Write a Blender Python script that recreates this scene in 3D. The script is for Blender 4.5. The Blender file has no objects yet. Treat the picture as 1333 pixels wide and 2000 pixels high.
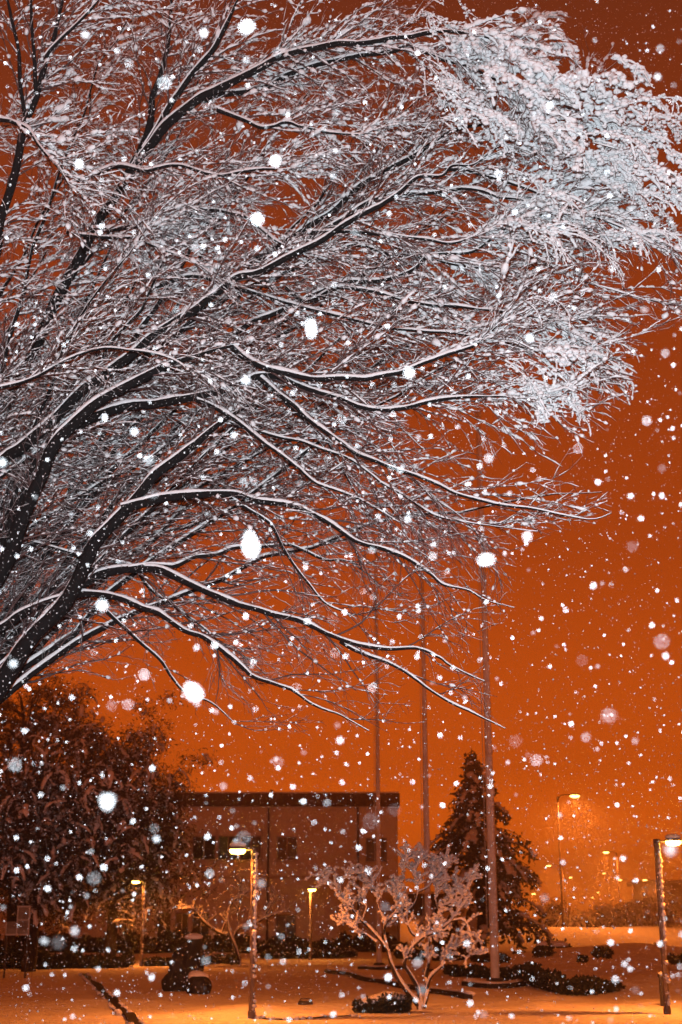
import bpy, math, random
import numpy as np
from math import radians, sin, cos, tan, atan, pi
from mathutils import Vector

rng = np.random.default_rng(7)
random.seed(7)
scene = bpy.context.scene
COL = scene.collection

# ------------------------------------------------------------------ camera
CAM_Z = 1.9
FPX = 2700.0                       # focal length in photograph pixels (1333 x 2000)
PITCH = atan(790 / FPX)
cam_d = bpy.data.cameras.new('camera')
cam_d.sensor_fit = 'VERTICAL'
cam_d.sensor_height = 36.0
cam_d.sensor_width = 24.0
cam_d.lens = FPX / 2000 * 36
cam_d.clip_start = 0.05
cam_d.clip_end = 3000
cam_d.dof.use_dof = True
cam_d.dof.focus_distance = 11.0
cam_d.dof.aperture_fstop = 3.6
cam = bpy.data.objects.new('camera', cam_d)
cam.location = (0, 0, CAM_Z)
cam.rotation_euler = (radians(90) + PITCH, 0, 0)
COL.objects.link(cam)
scene.camera = cam

# ------------------------------------------------------------------ night sky lit by sodium light
world = bpy.data.worlds.new('World')
scene.world = world
world.use_nodes = True
nt = world.node_tree
nt.nodes.clear()
tc = nt.nodes.new('ShaderNodeTexCoord')
sep = nt.nodes.new('ShaderNodeSeparateXYZ')
ramp = nt.nodes.new('ShaderNodeValToRGB')
bgn = nt.nodes.new('ShaderNodeBackground')
out = nt.nodes.new('ShaderNodeOutputWorld')
nt.links.new(tc.outputs['Generated'], sep.inputs[0])
nt.links.new(sep.outputs['Z'], ramp.inputs[0])
nt.links.new(ramp.outputs[0], bgn.inputs[0])
nt.links.new(bgn.outputs[0], out.inputs[0])
cr = ramp.color_ramp
cr.elements[0].position = 0.0
cr.elements[0].color = (1.9, 0.30, 0.010, 1)
cr.elements[1].position = 1.0
cr.elements[1].color = (0.15, 0.022, 0.004, 1)
for pos, c in ((0.05, (1.25, 0.190, 0.008)), (0.10, (0.66, 0.096, 0.005)), (0.25, (0.40, 0.054, 0.0035)), (0.42, (0.28, 0.038, 0.0035)),
               (0.60, (0.155, 0.023, 0.0035)), (0.75, (0.155, 0.0225, 0.004))):
    e = cr.elements.new(pos)
    e.color = (*c, 1)
bgn.inputs[1].default_value = 1.0

# the photographer's flash, the white light on the near branches and flakes
fl = bpy.data.lights.new('flash', 'SPOT')
fl.spot_size = radians(74)
fl.spot_blend = 0.75
fl.energy = 4800
fl.color = (0.83, 0.93, 1.0)
fl.shadow_soft_size = 0.03
flo = bpy.data.objects.new('flash', fl)
flo.location = (-0.06, 0.02, CAM_Z + 0.34)
flo.rotation_euler = (radians(90) + PITCH + radians(3), 0, 0)
COL.objects.link(flo)

scene.view_settings.view_transform = 'Standard'
scene.view_settings.look = 'None'
scene.view_settings.exposure = 0
scene.view_settings.gamma = 1
scene.view_settings.use_curve_mapping = False
cy = scene.cycles
cy.max_bounces = 3
cy.diffuse_bounces = 1
cy.glossy_bounces = 2
cy.transmission_bounces = 2
cy.volume_bounces = 0
cy.use_adaptive_sampling = True
cy.adaptive_threshold = 0.02
cy.transparent_max_bounces = 6
cy.sample_clamp_indirect = 4.0
cy.sample_clamp_direct = 20.0
cy.use_denoising = True

# ------------------------------------------------------------------ pixel <-> place
SP, CP = sin(PITCH), cos(PITCH)
def raydir(px, py):
    px = np.asarray(px, float); py = np.asarray(py, float)
    xc = (px - 666.5) / FPX; yc = -(py - 1000.0) / FPX
    return np.stack([xc, CP - yc * SP, SP + yc * CP], -1)
CAM = np.array([0, 0, CAM_Z])
def at(px, py, Y):
    d = raydir(px, py)
    return CAM + d * (np.asarray(Y, float) / d[..., 1])[..., None]
def gnd(px, py, z=0.0):
    d = raydir(px, py)
    return CAM + d * ((z - CAM_Z) / d[..., 2])[..., None]
def proj(P):
    v = np.asarray(P) - CAM
    w = v[..., 1] * CP + v[..., 2] * SP
    w = np.where(w < 0.01, 0.01, w)
    y = -v[..., 1] * SP + v[..., 2] * CP
    return 666.5 + FPX * v[..., 0] / w, 1000 - FPX * y / w
def ppm(Y):                        # metres per photograph pixel at distance Y
    return Y / FPX

# ------------------------------------------------------------------ materials
MATS = {}
def mat(name, col, rough=0.8, col2=None, scale=5.0, lo=0.4, hi=0.6, bump=0.0, bscale=20.0, detail=4.0, metallic=0.0,
        emit=None, estr=0.0, spec=0.3):
    m = bpy.data.materials.new(name); m.use_nodes = True
    n = m.node_tree; b = n.nodes['Principled BSDF']
    b.inputs['Base Color'].default_value = (*col, 1)
    b.inputs['Roughness'].default_value = rough
    b.inputs['Metallic'].default_value = metallic
    b.inputs['Specular IOR Level'].default_value = spec
    tcn = n.nodes.new('ShaderNodeTexCoord')
    if col2 is not None:
        nz = n.nodes.new('ShaderNodeTexNoise'); nz.inputs['Scale'].default_value = scale; nz.inputs['Detail'].default_value = detail
        rp = n.nodes.new('ShaderNodeValToRGB')
        rp.color_ramp.elements[0].position = lo; rp.color_ramp.elements[0].color = (*col, 1)
        rp.color_ramp.elements[1].position = hi; rp.color_ramp.elements[1].color = (*col2, 1)
        n.links.new(tcn.outputs['Object'], nz.inputs['Vector'])
        n.links.new(nz.outputs['Fac'], rp.inputs[0]); n.links.new(rp.outputs[0], b.inputs['Base Color'])
    if bump > 0:
        nb = n.nodes.new('ShaderNodeTexNoise'); nb.inputs['Scale'].default_value = bscale; nb.inputs['Detail'].default_value = 5
        bp = n.nodes.new('ShaderNodeBump'); bp.inputs['Strength'].default_value = bump; bp.inputs['Distance'].default_value = 0.02
        n.links.new(tcn.outputs['Object'], nb.inputs['Vector'])
        n.links.new(nb.outputs['Fac'], bp.inputs['Height']); n.links.new(bp.outputs[0], b.inputs['Normal'])
    if emit:
        b.inputs['Emission Color'].default_value = (*emit, 1); b.inputs['Emission Strength'].default_value = estr
    MATS[name] = m
    return m
M_SNOW = mat('snow', (0.80, 0.81, 0.83), 0.85, bump=0.35, bscale=60, spec=0.2)
M_GROUND = mat('ground_snow', (0.90, 0.90, 0.91), 0.9, col2=(0.84, 0.84, 0.85), scale=0.6, lo=0.35, hi=0.7, bump=1.0, bscale=2.2, spec=0.15)
for n_ in M_GROUND.node_tree.nodes:
    if n_.type == 'BUMP': n_.inputs['Distance'].default_value = 0.10
M_FLAKE = mat('flake', (0.85, 0.86, 0.88), 0.9, spec=0.1)
def thin_flake(name, body):        # a wet flake is mostly air: light passes between its crystals
    m = mat(name, (0.85, 0.86, 0.88), 0.9, spec=0.1); n = m.node_tree
    b = n.nodes['Principled BSDF']; tr = n.nodes.new('ShaderNodeBsdfTransparent'); mx = n.nodes.new('ShaderNodeMixShader')
    mx.inputs[0].default_value = body
    n.links.new(tr.outputs[0], mx.inputs[1]); n.links.new(b.outputs[0], mx.inputs[2])
    n.links.new(mx.outputs[0], n.nodes['Material Output'].inputs['Surface'])
    return m
M_THICK, M_MID, M_THIN = thin_flake('flake_thick', 0.16), thin_flake('flake_mid', 0.09), thin_flake('flake_thin', 0.04)
M_BARK = mat('bark', (0.010, 0.009, 0.0095), 0.85, col2=(0.75, 0.76, 0.78), scale=55, lo=0.665, hi=0.69, bump=0.6, bscale=40, spec=0.1)
M_TWIG = mat('twig', (0.115, 0.066, 0.062), 0.8, col2=(0.06, 0.036, 0.036), scale=9)
M_BARK2 = mat('small_bark', (0.020, 0.016, 0.014), 0.8, col2=(0.045, 0.036, 0.030), scale=8, bump=0.5)
M_LEAF = mat('dark_leaf', (0.030, 0.032, 0.022), 0.75, col2=(0.05, 0.05, 0.034), scale=1.2)
M_NEEDLE = mat('needle', (0.034, 0.040, 0.030), 0.8, col2=(0.055, 0.060, 0.045), scale=1.0)
M_HEDGE = mat('hedge_leaf', (0.020, 0.026, 0.016), 0.75, col2=(0.035, 0.040, 0.024), scale=3)
M_POST = mat('lamp_post', (0.11, 0.085, 0.085), 0.5, col2=(0.16, 0.13, 0.12), scale=6, metallic=0.3)
M_STEEL = mat('pole_steel', (0.58, 0.56, 0.53), 0.6, col2=(0.72, 0.70, 0.68), scale=3, metallic=0.0, bump=0.3, bscale=12)
M_DARKMETAL = mat('dark_metal', (0.035, 0.035, 0.038), 0.5, col2=(0.06, 0.06, 0.06), scale=8)
M_STONE = mat('dark_stone', (0.014, 0.015, 0.017), 0.8, col2=(0.05, 0.05, 0.052), scale=3.5, lo=0.45, hi=0.7, bump=0.9, bscale=7)
M_KERB = mat('kerb_stone', (0.018, 0.017, 0.017), 0.85, col2=(0.035, 0.033, 0.032), scale=4, bump=0.5)
M_WALL = mat('building_wall', (0.72, 0.68, 0.62), 0.85, col2=(0.62, 0.58, 0.53), scale=0.7, lo=0.3, hi=0.75, bump=0.3, bscale=4)
M_WALL2 = mat('annex_wall', (0.55, 0.50, 0.45), 0.85, col2=(0.45, 0.40, 0.35), scale=1.0, bump=0.2)
M_ROOF = mat('roof_fascia', (0.035, 0.028, 0.026), 0.7, col2=(0.055, 0.045, 0.04), scale=2)
M_FRAME = mat('window_frame', (0.42, 0.38, 0.35), 0.5)
M_GLASS = mat('window_glass', (0.012, 0.011, 0.012), 0.08, spec=0.6)
M_PALE = mat('pale_frame', (0.55, 0.57, 0.55), 0.5)
M_BLIND = mat('pale_glass', (0.22, 0.24, 0.23), 0.3, col2=(0.12, 0.13, 0.13), scale=4, spec=0.6)
M_LAMP = mat('lamp_glow', (0.8, 0.6, 0.3), 0.4, emit=(1.0, 0.47, 0.07), estr=60.0)
M_FARLAMP = mat('far_lamp_glow', (0.8, 0.6, 0.3), 0.4, emit=(1.0, 0.52, 0.11), estr=14.0)
M_FARLAMP.cycles.emission_sampling = 'NONE'
SODIUM = (1.0, 0.23, 0.032)

# ------------------------------------------------------------------ mesh helpers
def norm(v):
    return v / np.maximum(np.linalg.norm(v, axis=-1, keepdims=True), 1e-9)
class MB:
    def __init__(s): s.V = []; s.F4 = []; s.F3 = []; s.n = 0
    def add(s, V, F):
        V = np.asarray(V, float).reshape(-1, 3); F = np.asarray(F, int)
        if len(F):
            (s.F4 if F.shape[-1] == 4 else s.F3).append(F.reshape(-1, F.shape[-1]) + s.n)
        s.V.append(V); s.n += len(V)
        return s
    def box(s, c, d, rz=0.0, taper=1.0):
        x, y, z = d[0] / 2, d[1] / 2, d[2] / 2
        P = np.array([(-x, -y, -z), (x, -y, -z), (x, y, -z), (-x, y, -z), (-x * taper, -y * taper, z), (x * taper, -y * taper, z), (x * taper, y * taper, z), (-x * taper, y * taper, z)])
        ca, sa = cos(rz), sin(rz)
        P = np.stack([P[:, 0] * ca - P[:, 1] * sa, P[:, 0] * sa + P[:, 1] * ca, P[:, 2]], -1) + np.asarray(c)
        return s.add(P, [(0, 3, 2, 1), (4, 5, 6, 7), (0, 1, 5, 4), (1, 2, 6, 5), (2, 3, 7, 6), (3, 0, 4, 7)])
    def tubes(s, P, R, sides=3, up_off=None, wscale=None, hscale=None, jit=0.0, cap=True):
        """P (n,k,3) polylines, R (n,k) radii; optional offset along the up-perpendicular and elliptical scaling"""
        P = np.asarray(P, float); R = np.asarray(R, float)
        n, k, _ = P.shape
        T = norm(np.gradient(P, axis=1))
        up = np.zeros_like(T); up[..., 2] = 1; up[..., 1] = -0.12
        v = up - T * np.sum(up * T, -1, keepdims=True)
        bad = np.linalg.norm(v, axis=-1) < 0.08
        v[bad] = np.array([0.3, -1, 0]) ; v = v - T * np.sum(v * T, -1, keepdims=True)
        v = norm(v); u = np.cross(T, v)
        C = P if up_off is None else P + v * up_off[..., None]
        a = np.arange(sides) * 2 * pi / sides + (pi / 6 if sides == 3 else 0)
        W = R if wscale is None else R * wscale
        H = R if hscale is None else R * hscale
        ring = C[:, :, None, :] + u[:, :, None, :] * (np.cos(a)[None, None, :, None] * W[:, :, None, None]) + v[:, :, None, :] * (np.sin(a)[None, None, :, None] * H[:, :, None, None])
        if jit:
            ring = ring + rng.normal(0, 1, ring.shape) * (R[:, :, None, None] * jit)
        idx = np.arange(n * k * sides).reshape(n, k, sides)
        nx = np.roll(idx, -1, axis=2)
        F = np.stack([idx[:, :-1], nx[:, :-1], nx[:, 1:], idx[:, 1:]], -1).reshape(-1, 4)
        base = s.n
        s.add(ring.reshape(-1, 3), F)
        if cap and sides >= 3:
            for e in (0, k - 1):
                c = idx[:, e, :]
                if sides == 3:
                    s.F3.append(c + base)
                elif sides == 4:
                    s.F4.append(c + base)
                else:
                    for q in range(1, sides - 1):
                        s.F3.append(np.stack([c[:, 0], c[:, q], c[:, q + 1]], -1) + base)
        return s
    def lathe(s, prof, c=(0, 0, 0), seg=12):
        prof = np.asarray(prof, float); k = len(prof)
        a = np.arange(seg) * 2 * pi / seg
        V = np.stack([prof[:, None, 0] * np.cos(a), prof[:, None, 0] * np.sin(a), np.repeat(prof[:, 1:2], seg, 1)], -1) + np.asarray(c)
        idx = np.arange(k * seg).reshape(k, seg); nx = np.roll(idx, -1, 1)
        return s.add(V.reshape(-1, 3), np.stack([idx[:-1], nx[:-1], nx[1:], idx[1:]], -1).reshape(-1, 4))
    def build(s, name, m, parent=None, smooth=True, loc=None):
        V = np.concatenate(s.V) if s.V else np.zeros((0, 3))
        if loc is not None: V = V - np.asarray(loc)
        me = bpy.data.meshes.new(name)
        F4 = np.concatenate(s.F4) if s.F4 else np.zeros((0, 4), int)
        F3 = np.concatenate(s.F3) if s.F3 else np.zeros((0, 3), int)
        me.vertices.add(len(V)); me.vertices.foreach_set('co', V.astype(np.float32).ravel())
        loops = np.concatenate([F4.ravel(), F3.ravel()]).astype(np.int32)
        me.loops.add(len(loops)); me.loops.foreach_set('vertex_index', loops)
        np_ = len(F4) + len(F3)
        starts = np.concatenate([np.arange(len(F4)) * 4, len(F4) * 4 + np.arange(len(F3)) * 3]).astype(np.int32)
        me.polygons.add(np_); me.polygons.foreach_set('loop_start', starts)
        me.polygons.foreach_set('use_smooth', np.full(np_, smooth))
        me.update(calc_edges=True); me.validate()
        me.materials.append(m)
        return link(name, me, parent, loc)
def link(name, me, parent=None, loc=None):
    o = bpy.data.objects.new(name, me); COL.objects.link(o)
    if parent is not None:
        o.parent = parent
        # mesh data is in world space: undo the parent's place
        if loc is None:
            p = parent; off = Vector((0, 0, 0))
            while p is not None:
                off += Vector(p.location); p = p.parent
            o.location = -off
        else:
            p = parent; off = Vector((0, 0, 0))
            while p is not None:
                off += Vector(p.location); p = p.parent
            o.location = Vector(loc) - off
    elif loc is not None:
        o.location = Vector(loc)
    return o
def empty(name, loc, label, cat, group=None):
    o = bpy.data.objects.new(name, None); COL.objects.link(o)
    o.location = Vector(loc); o.empty_display_size = 0.2
    return tag(o, label, cat, group)
def tag(o, label, cat=None, group=None, kind=None):
    o['label'] = label
    if cat: o['category'] = cat
    if group: o['group'] = group
    if kind: o['kind'] = kind
    return o
def resample(pts, step):
    pts = np.asarray(pts, float)
    d = np.linalg.norm(np.diff(pts[:, :3], axis=0), axis=1); s = np.concatenate([[0], np.cumsum(d)])
    n = max(3, int(s[-1] / step) + 1)
    q = np.linspace(0, s[-1], n)
    # Catmull-Rom
    ext = np.vstack([2 * pts[0] - pts[1], pts, 2 * pts[-1] - pts[-2]])
    i = np.clip(np.searchsorted(s, q, side='right') - 1, 0, len(pts) - 2)
    t = ((q - s[i]) / np.maximum(s[i + 1] - s[i], 1e-9))[:, None]
    p0, p1, p2, p3 = ext[i], ext[i + 1], ext[i + 2], ext[i + 3]
    return 0.5 * ((2 * p1) + (-p0 + p2) * t + (2 * p0 - 5 * p1 + 4 * p2 - p3) * t ** 2 + (-p0 + 3 * p1 - 3 * p2 + p3) * t ** 3)
def smooth_noise(n, step=6, lo=0.5, hi=1.3):
    k = n // step + 3
    r = rng.uniform(lo, hi, k)
    return np.interp(np.arange(n) / step, np.arange(k), r)
ICO_V = None
def ico(sub=0):
    t = (1 + 5 ** 0.5) / 2
    V = [(-1, t, 0), (1, t, 0), (-1, -t, 0), (1, -t, 0), (0, -1, t), (0, 1, t), (0, -1, -t), (0, 1, -t), (t, 0, -1), (t, 0, 1), (-t, 0, -1), (-t, 0, 1)]
    F = [(0, 11, 5), (0, 5, 1), (0, 1, 7), (0, 7, 10), (0, 10, 11), (1, 5, 9), (5, 11, 4), (11, 10, 2), (10, 7, 6), (7, 1, 8), (3, 9, 4), (3, 4, 2), (3, 2, 6), (3, 6, 8), (3, 8, 9), (4, 9, 5), (2, 4, 11), (6, 2, 10), (8, 6, 7), (9, 8, 1)]
    V = [np.array(v) / np.linalg.norm(v) for v in V]
    for _ in range(sub):
        mid = {}; G = []
        def mp(a, b):
            k = (min(a, b), max(a, b))
            if k not in mid:
                v = V[a] + V[b]; V.append(v / np.linalg.norm(v)); mid[k] = len(V) - 1
            return mid[k]
        for a, b, c in F:
            ab, bc, ca = mp(a, b), mp(b, c), mp(c, a)
            G += [(a, ab, ca), (b, bc, ab), (c, ca, bc), (ab, bc, ca)]
        F = G
    return np.array(V), np.array(F)
OCT = (np.array([(1., 0, 0), (-1, 0, 0), (0, 1, 0), (0, -1, 0), (0, 0, 1), (0, 0, -1)]), np.array([(0, 2, 4), (2, 1, 4), (1, 3, 4), (3, 0, 4), (2, 0, 5), (1, 2, 5), (3, 1, 5), (0, 3, 5)]))
I0, I1, I2, I3 = ico(0), ico(1), ico(2), ico(3)
def lump(V, amp, seed, freq=1.6):
    r = np.random.default_rng(seed)
    d = np.zeros(len(V))
    for o in range(3):
        for _ in range(3):
            k = r.normal(0, freq * 2 ** o, 3); d += np.sin(V @ k + r.uniform(0, 6.28)) / 2 ** o
    return V * (1 + amp * d[:, None] / 2.5)
def blobs(mb, C, R, I=I0, amp=0.25, squash=None):
    """many rough little lumps in one mesh"""
    C = np.asarray(C, float); n = len(C)
    if n == 0: return
    R = np.broadcast_to(np.asarray(R, float), (n,))
    V, F = I
    v = V[None] * (1 + rng.normal(0, amp, (n, len(V), 1)))
    if squash is not None: v = v * np.asarray(squash)
    P = C[:, None] + v * R[:, None, None]
    mb.add(P.reshape(-1, 3), (F[None] + (np.arange(n) * len(V))[:, None, None]).reshape(-1, 3))
def cards(mb, C, size, tilt=1.0, down=0.0, aspect=0.5):
    """leaf-sized quads scattered at C"""
    C = np.asarray(C, float); n = len(C)
    a = norm(rng.normal(0, 1, (n, 3)) * np.array([1, 1, tilt]) + np.array([0, 0, -down]))
    b = norm(np.cross(a, rng.normal(0, 1, (n, 3))))
    s = np.broadcast_to(size, (n,))[:, None] * rng.uniform(0.6, 1.4, (n, 1))
    a = a * s; b = b * s * aspect
    P = np.stack([C - b * 0.4, C + a * 0.5 - b, C + a, C + a * 0.5 + b], 1)
    mb.add(P.reshape(-1, 3), np.arange(n * 4).reshape(n, 4))

# ------------------------------------------------------------------ ground: one sheet of snow
def mound_h(x, y):
    h = np.zeros_like(x)
    for (px, py, rx, ry, hh) in MOUNDS:
        g = gnd(px, py)
        h += hh * np.exp(-(((x - g[0]) / rx) ** 2 + ((y - g[1]) / ry) ** 2))
    near = np.exp(-((y - 60) / 90.0) ** 2)
    h += near * (0.035 * np.sin(x * 0.9 + 1.3 * np.sin(y * 0.31)) * np.sin(y * 0.53 + 0.6) + 0.02 * np.sin(x * 2.1 + y * 0.7) * np.sin(y * 1.3 + 2))
    return h
MOUNDS = [(1105, 1895, 2.6, 4.5, 0.42), (1270, 1890, 3.2, 5.0, 0.75), (1180, 1880, 4.0, 5.0, 0.35), (1020, 1885, 2.4, 4.0, 0.25),
          (1330, 1925, 2.5, 3.0, 0.35), (760, 1965, 1.0, 0.8, 0.10), (960, 1872, 5.0, 4.0, 0.25), (560, 1880, 6, 3, 0.12),
          (1150, 1842, 7, 8, 0.9), (1290, 1838, 6, 9, 1.2), (1050, 1845, 5, 6, 0.7)]
_r = np.random.default_rng(21)
MOUNDS += [(_r.uniform(-50, 1380), _r.uniform(1885, 1995), _r.uniform(0.35, 1.1), _r.uniform(0.5, 1.6), _r.uniform(0.02, 0.09)) for _ in range(40)]
def gz(x, y):
    return float(mound_h(np.array([float(x)]), np.array([float(y)]))[0])
def gpt(px, py):                   # place on the snow below a pixel
    g = gnd(px, py)
    for _ in range(6):
        g = gnd(px, py, gz(g[0], g[1]))
    return g
xs = np.concatenate([np.linspace(-560, -40, 40)[:-1], np.linspace(-40, 40, 260), np.linspace(40, 560, 40)[1:]])
ys = np.concatenate([np.linspace(-60, 22, 20)[:-1], np.linspace(22, 110, 260), np.linspace(110, 640, 60)[1:]])
X, Y = np.meshgrid(xs, ys)
Zg = mound_h(X, Y)
idx = np.arange(X.size).reshape(X.shape)
mb = MB(); mb.add(np.stack([X, Y, Zg], -1).reshape(-1, 3), np.stack([idx[:-1, :-1], idx[:-1, 1:], idx[1:, 1:], idx[1:, :-1]], -1).reshape(-1, 4))
g = mb.build('ground', M_GROUND)
tag(g, 'deep fresh snow lying over the whole garden', kind='structure')

# ------------------------------------------------------------------ kerbs and low steps, dark edges in the snow
def kerb(pix, width, height, label, snow=True, snow_gap=0.0):
    pts = np.array([gnd(*p) for p in pix])
    P = resample(pts, 0.35)
    T = norm(np.gradient(P, axis=0)); S = np.stack([T[:, 1], -T[:, 0], 0 * T[:, 0]], -1); S = norm(S)
    base = np.array([gz(p[0], p[1]) for p in P])
    mb = MB(); k = len(P)
    w = width / 2 * (1 + rng.uniform(-0.06, 0.06, k))
    prof = []
    for a, z in ((-1, -0.15), (-1, height), (1, height), (1, -0.15)):
        q = P + S * (a * w)[:, None]; q = q.copy(); q[:, 2] = base + z + (rng.normal(0, 0.006, k) if z > 0 else 0)
        prof.append(q)
    V = np.stack(prof, 1); idx = np.arange(k * 4).reshape(k, 4); nx = np.roll(idx, -1, 1)
    mb.add(V.reshape(-1, 3), np.stack([idx[:-1], nx[:-1], nx[1:], idx[1:]], -1).reshape(-1, 4))
    mb.add(V[0], [(0, 1, 2, 3)]); mb.add(V[-1], [(3, 2, 1, 0)])
    c = P.mean(0)
    o = mb.build('kerb', M_KERB, smooth=False, loc=(c[0], c[1], 0))
    tag(o, label, 'kerb')
    if not snow:
        n = k * 3; i = rng.integers(0, k, n); sd = rng.choice([-1.0, 1.0], n, p=[0.6, 0.4])
        mb = MB(); blobs(mb, P[i] + S[i] * (sd * width * rng.uniform(0.50, 0.68, n))[:, None] + T[i] * rng.uniform(-0.15, 0.15, (n, 1)) + np.array([0, 0, height * 0.6]), rng.uniform(0.02, 0.07, n), I1, 0.12, (1, 1, 0.7))
        mb.build('snow_edge', M_SNOW, o)
    if snow:
        q = P + S * (snow_gap); q[:, 2] = base + height + 0.004
        mb = MB(); mb.tubes(q[None], (0.055 * smooth_noise(k, 3, 0.6, 1.3))[None], 8, wscale=np.full((1, k), width / 2 / 0.055 * 0.95), hscale=np.ones((1, k)))
        mb.build('snow_cap', M_SNOW, o)
    return o
kerb([(163, 1903), (196, 1935), (228, 1967), (265, 2004), (300, 2045)], 0.20, 0.06, 'bare black kerb running diagonally through the snow on the left', snow=False)
kerb([(640, 1899), (700, 1911), (765, 1923), (850, 1943), (915, 1953)], 0.22, 0.11, 'long dark kerb crossing the snow behind the small pruned tree', snow=True, snow_gap=-0.10)
kerb([(500, 1989), (560, 1991), (640, 1988), (690, 1985)], 0.06, 0.02, 'thin dark kerb line in the lamplit snow beside the near lamp post', snow=False)
kerb([(912, 1927), (965, 1931), (1022, 1926)], 0.34, 0.12, 'short kerb in front of the thickest flagpole', snow=True, snow_gap=-0.08)
kerb([(705, 1893), (745, 1894), (790, 1890)], 0.30, 0.10, 'short kerb in front of the thinnest flagpole', snow=True, snow_gap=-0.08)

# ------------------------------------------------------------------ lamps
def lamp_light(parent, loc, power, name='lamp_light', r=0.06):
    l = bpy.data.lights.new(name, 'SPOT'); l.energy = power; l.color = SODIUM; l.shadow_soft_size = r
    l.spot_size = radians(174); l.spot_blend = 0.25        # cut-off luminaire: light goes down
    o = bpy.data.objects.new(name, l); COL.objects.link(o)
    o.parent = parent; o.location = Vector(loc) - Vector(parent.location)
def park_lamp(base_px, top_py, hx, label, power, toward=0.0, crust_side=1, snowy=1.0):
    b = gpt(*base_px); Yd = b[1]
    H = at(base_px[0], top_py, Yd)[2] - b[2]
    root = empty('park_lamp', b, label, 'lamp', 'garden lamps with flat heads on posts')
    x, y, z = b
    r = 0.062
    mb = MB(); mb.lathe([(r * 1.25, -0.1), (r * 1.25, 0.12), (r, 0.14), (r, H * 0.96), (r * 1.15, H * 0.965), (r * 1.15, H + 0.02), (0.0, H + 0.03)], (x, y, z), 14)
    mb.build('post', M_POST, root)
    hd = np.array([x + hx * 0.34, y - toward * 0.34, z + H - 0.02])
    mb = MB(); mb.tubes(np.array([[(x, y, z + H - 0.03), tuple(hd)]]), np.full((1, 2), 0.025), 6)
    mb.build('arm', M_POST, root)
    mb = MB(); mb.lathe([(0.0, 0.075), (0.10, 0.065), (0.175, 0.03), (0.185, 0.0), (0.165, 0.0), (0.16, 0.012)], hd, 18)
    head = mb.build('lamp_head', M_POST, root)
    mb = MB(); mb.lathe([(0.163, 0.004), (0.160, -0.045), (0.12, -0.085), (0.0, -0.10)], hd, 18)
    mb.build('diffuser', M_LAMP, head)
    mb = MB(); blobs(mb, [hd + np.array([0, 0, 0.085])], 0.165, I2, 0.03, (1, 1, 0.38)); mb.build('snow_cap', M_SNOW, head)
    # snow plastered along one side of the post
    k = 90; zz = np.linspace(0.25, H - 0.08, k)
    P = np.stack([np.full(k, x + crust_side * r * 0.55), np.full(k, y - r * 0.62), z + zz], -1)
    rr = r * 0.72 * np.clip(rng.uniform(0.35, 1.25, k) * np.clip((zz - 0.30 * H) / (0.12 * H), 0.0, 1), 0.02, 2) * snowy
    mb = MB(); mb.tubes(P[None], rr[None], 7, jit=0.12)
    n = 26; zz2 = rng.uniform(0.15, H * 0.9, n)
    blobs(mb, np.stack([x + crust_side * r * 0.6 + rng.normal(0, 0.015, n), np.full(n, y - r * 0.75), z + zz2], -1), rng.uniform(0.02, 0.05, n), I1, 0.15)
    mb.build('snow_crust', M_SNOW, root)
    lamp_light(root, hd + np.array([0, 0, -0.19]), power)
    return root, hd
LAMP_HEADS = []
for args in [((492, 1989), 1657, -1, 'nearest garden lamp on the left, its flat head glowing above snow-crusted post', 740, 0.0, 1),
             ((276, 1888), 1720, -1, 'garden lamp farther left by the dark hedges, head turned left', 800, 0.0, 1),
             ((607, 1879), 1736, 0.15, 'most distant garden lamp, seen small between the building and pruned tree', 140, 0.9, -1),
             ((1304, 1981), 1641, 1, 'garden lamp at the right edge with brightly lit post and black box', 1000, 0.1, 1)]:
    r_, hd_ = park_lamp(*args)
    LAMP_HEADS.append(hd_)

def street_light(hpx, hpy, Yd, pole_px, label, power, base_py=None, curved=False):
    hd = at(hpx, hpy, Yd); px_ = at(pole_px, hpy, Yd)
    bz = gz(px_[0], Yd)
    root = empty('street_light', (px_[0], Yd, bz), label, 'street light', 'street lights on the road beyond the garden')
    H = hd[2]
    mb = MB(); mb.lathe([(0.13, bz - 0.2), (0.12, 1.0), (0.075, 1.2), (0.05, H - 0.05), (0.0, H + 0.02)], (px_[0], Yd, 0), 8)
    mb.build('pole', M_POST, root)
    s = 1 if hd[0] > px_[0] else -1
    P = np.array([(px_[0], Yd, H - 0.5), (px_[0] + 0.15 * (hd[0] - px_[0]), Yd, H + 0.02), (hd[0] - 0.3 * s, Yd, H + 0.12), (hd[0], Yd, H + 0.08)])
    mb = MB(); mb.tubes(resample(P, 0.2)[None], np.full((1, len(resample(P, 0.2))), 0.04), 6); mb.build('arm', M_POST, root)
    mb = MB(); blobs(mb, [hd + np.array([0, 0, 0.10])], 0.40, I2, 0.0, (1.0, 0.5, 0.28)); head = mb.build('lamp_head', M_POST, root)
    mb = MB(); blobs(mb, [hd + np.array([0, -0.03, 0.0])], 0.36, I2, 0.0, (1.0, 0.55, 0.36)); mb.build('diffuser', M_FARLAMP, head)
    lamp_light(root, hd + np.array([0, 0, -0.35]), power, r=0.2)
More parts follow.
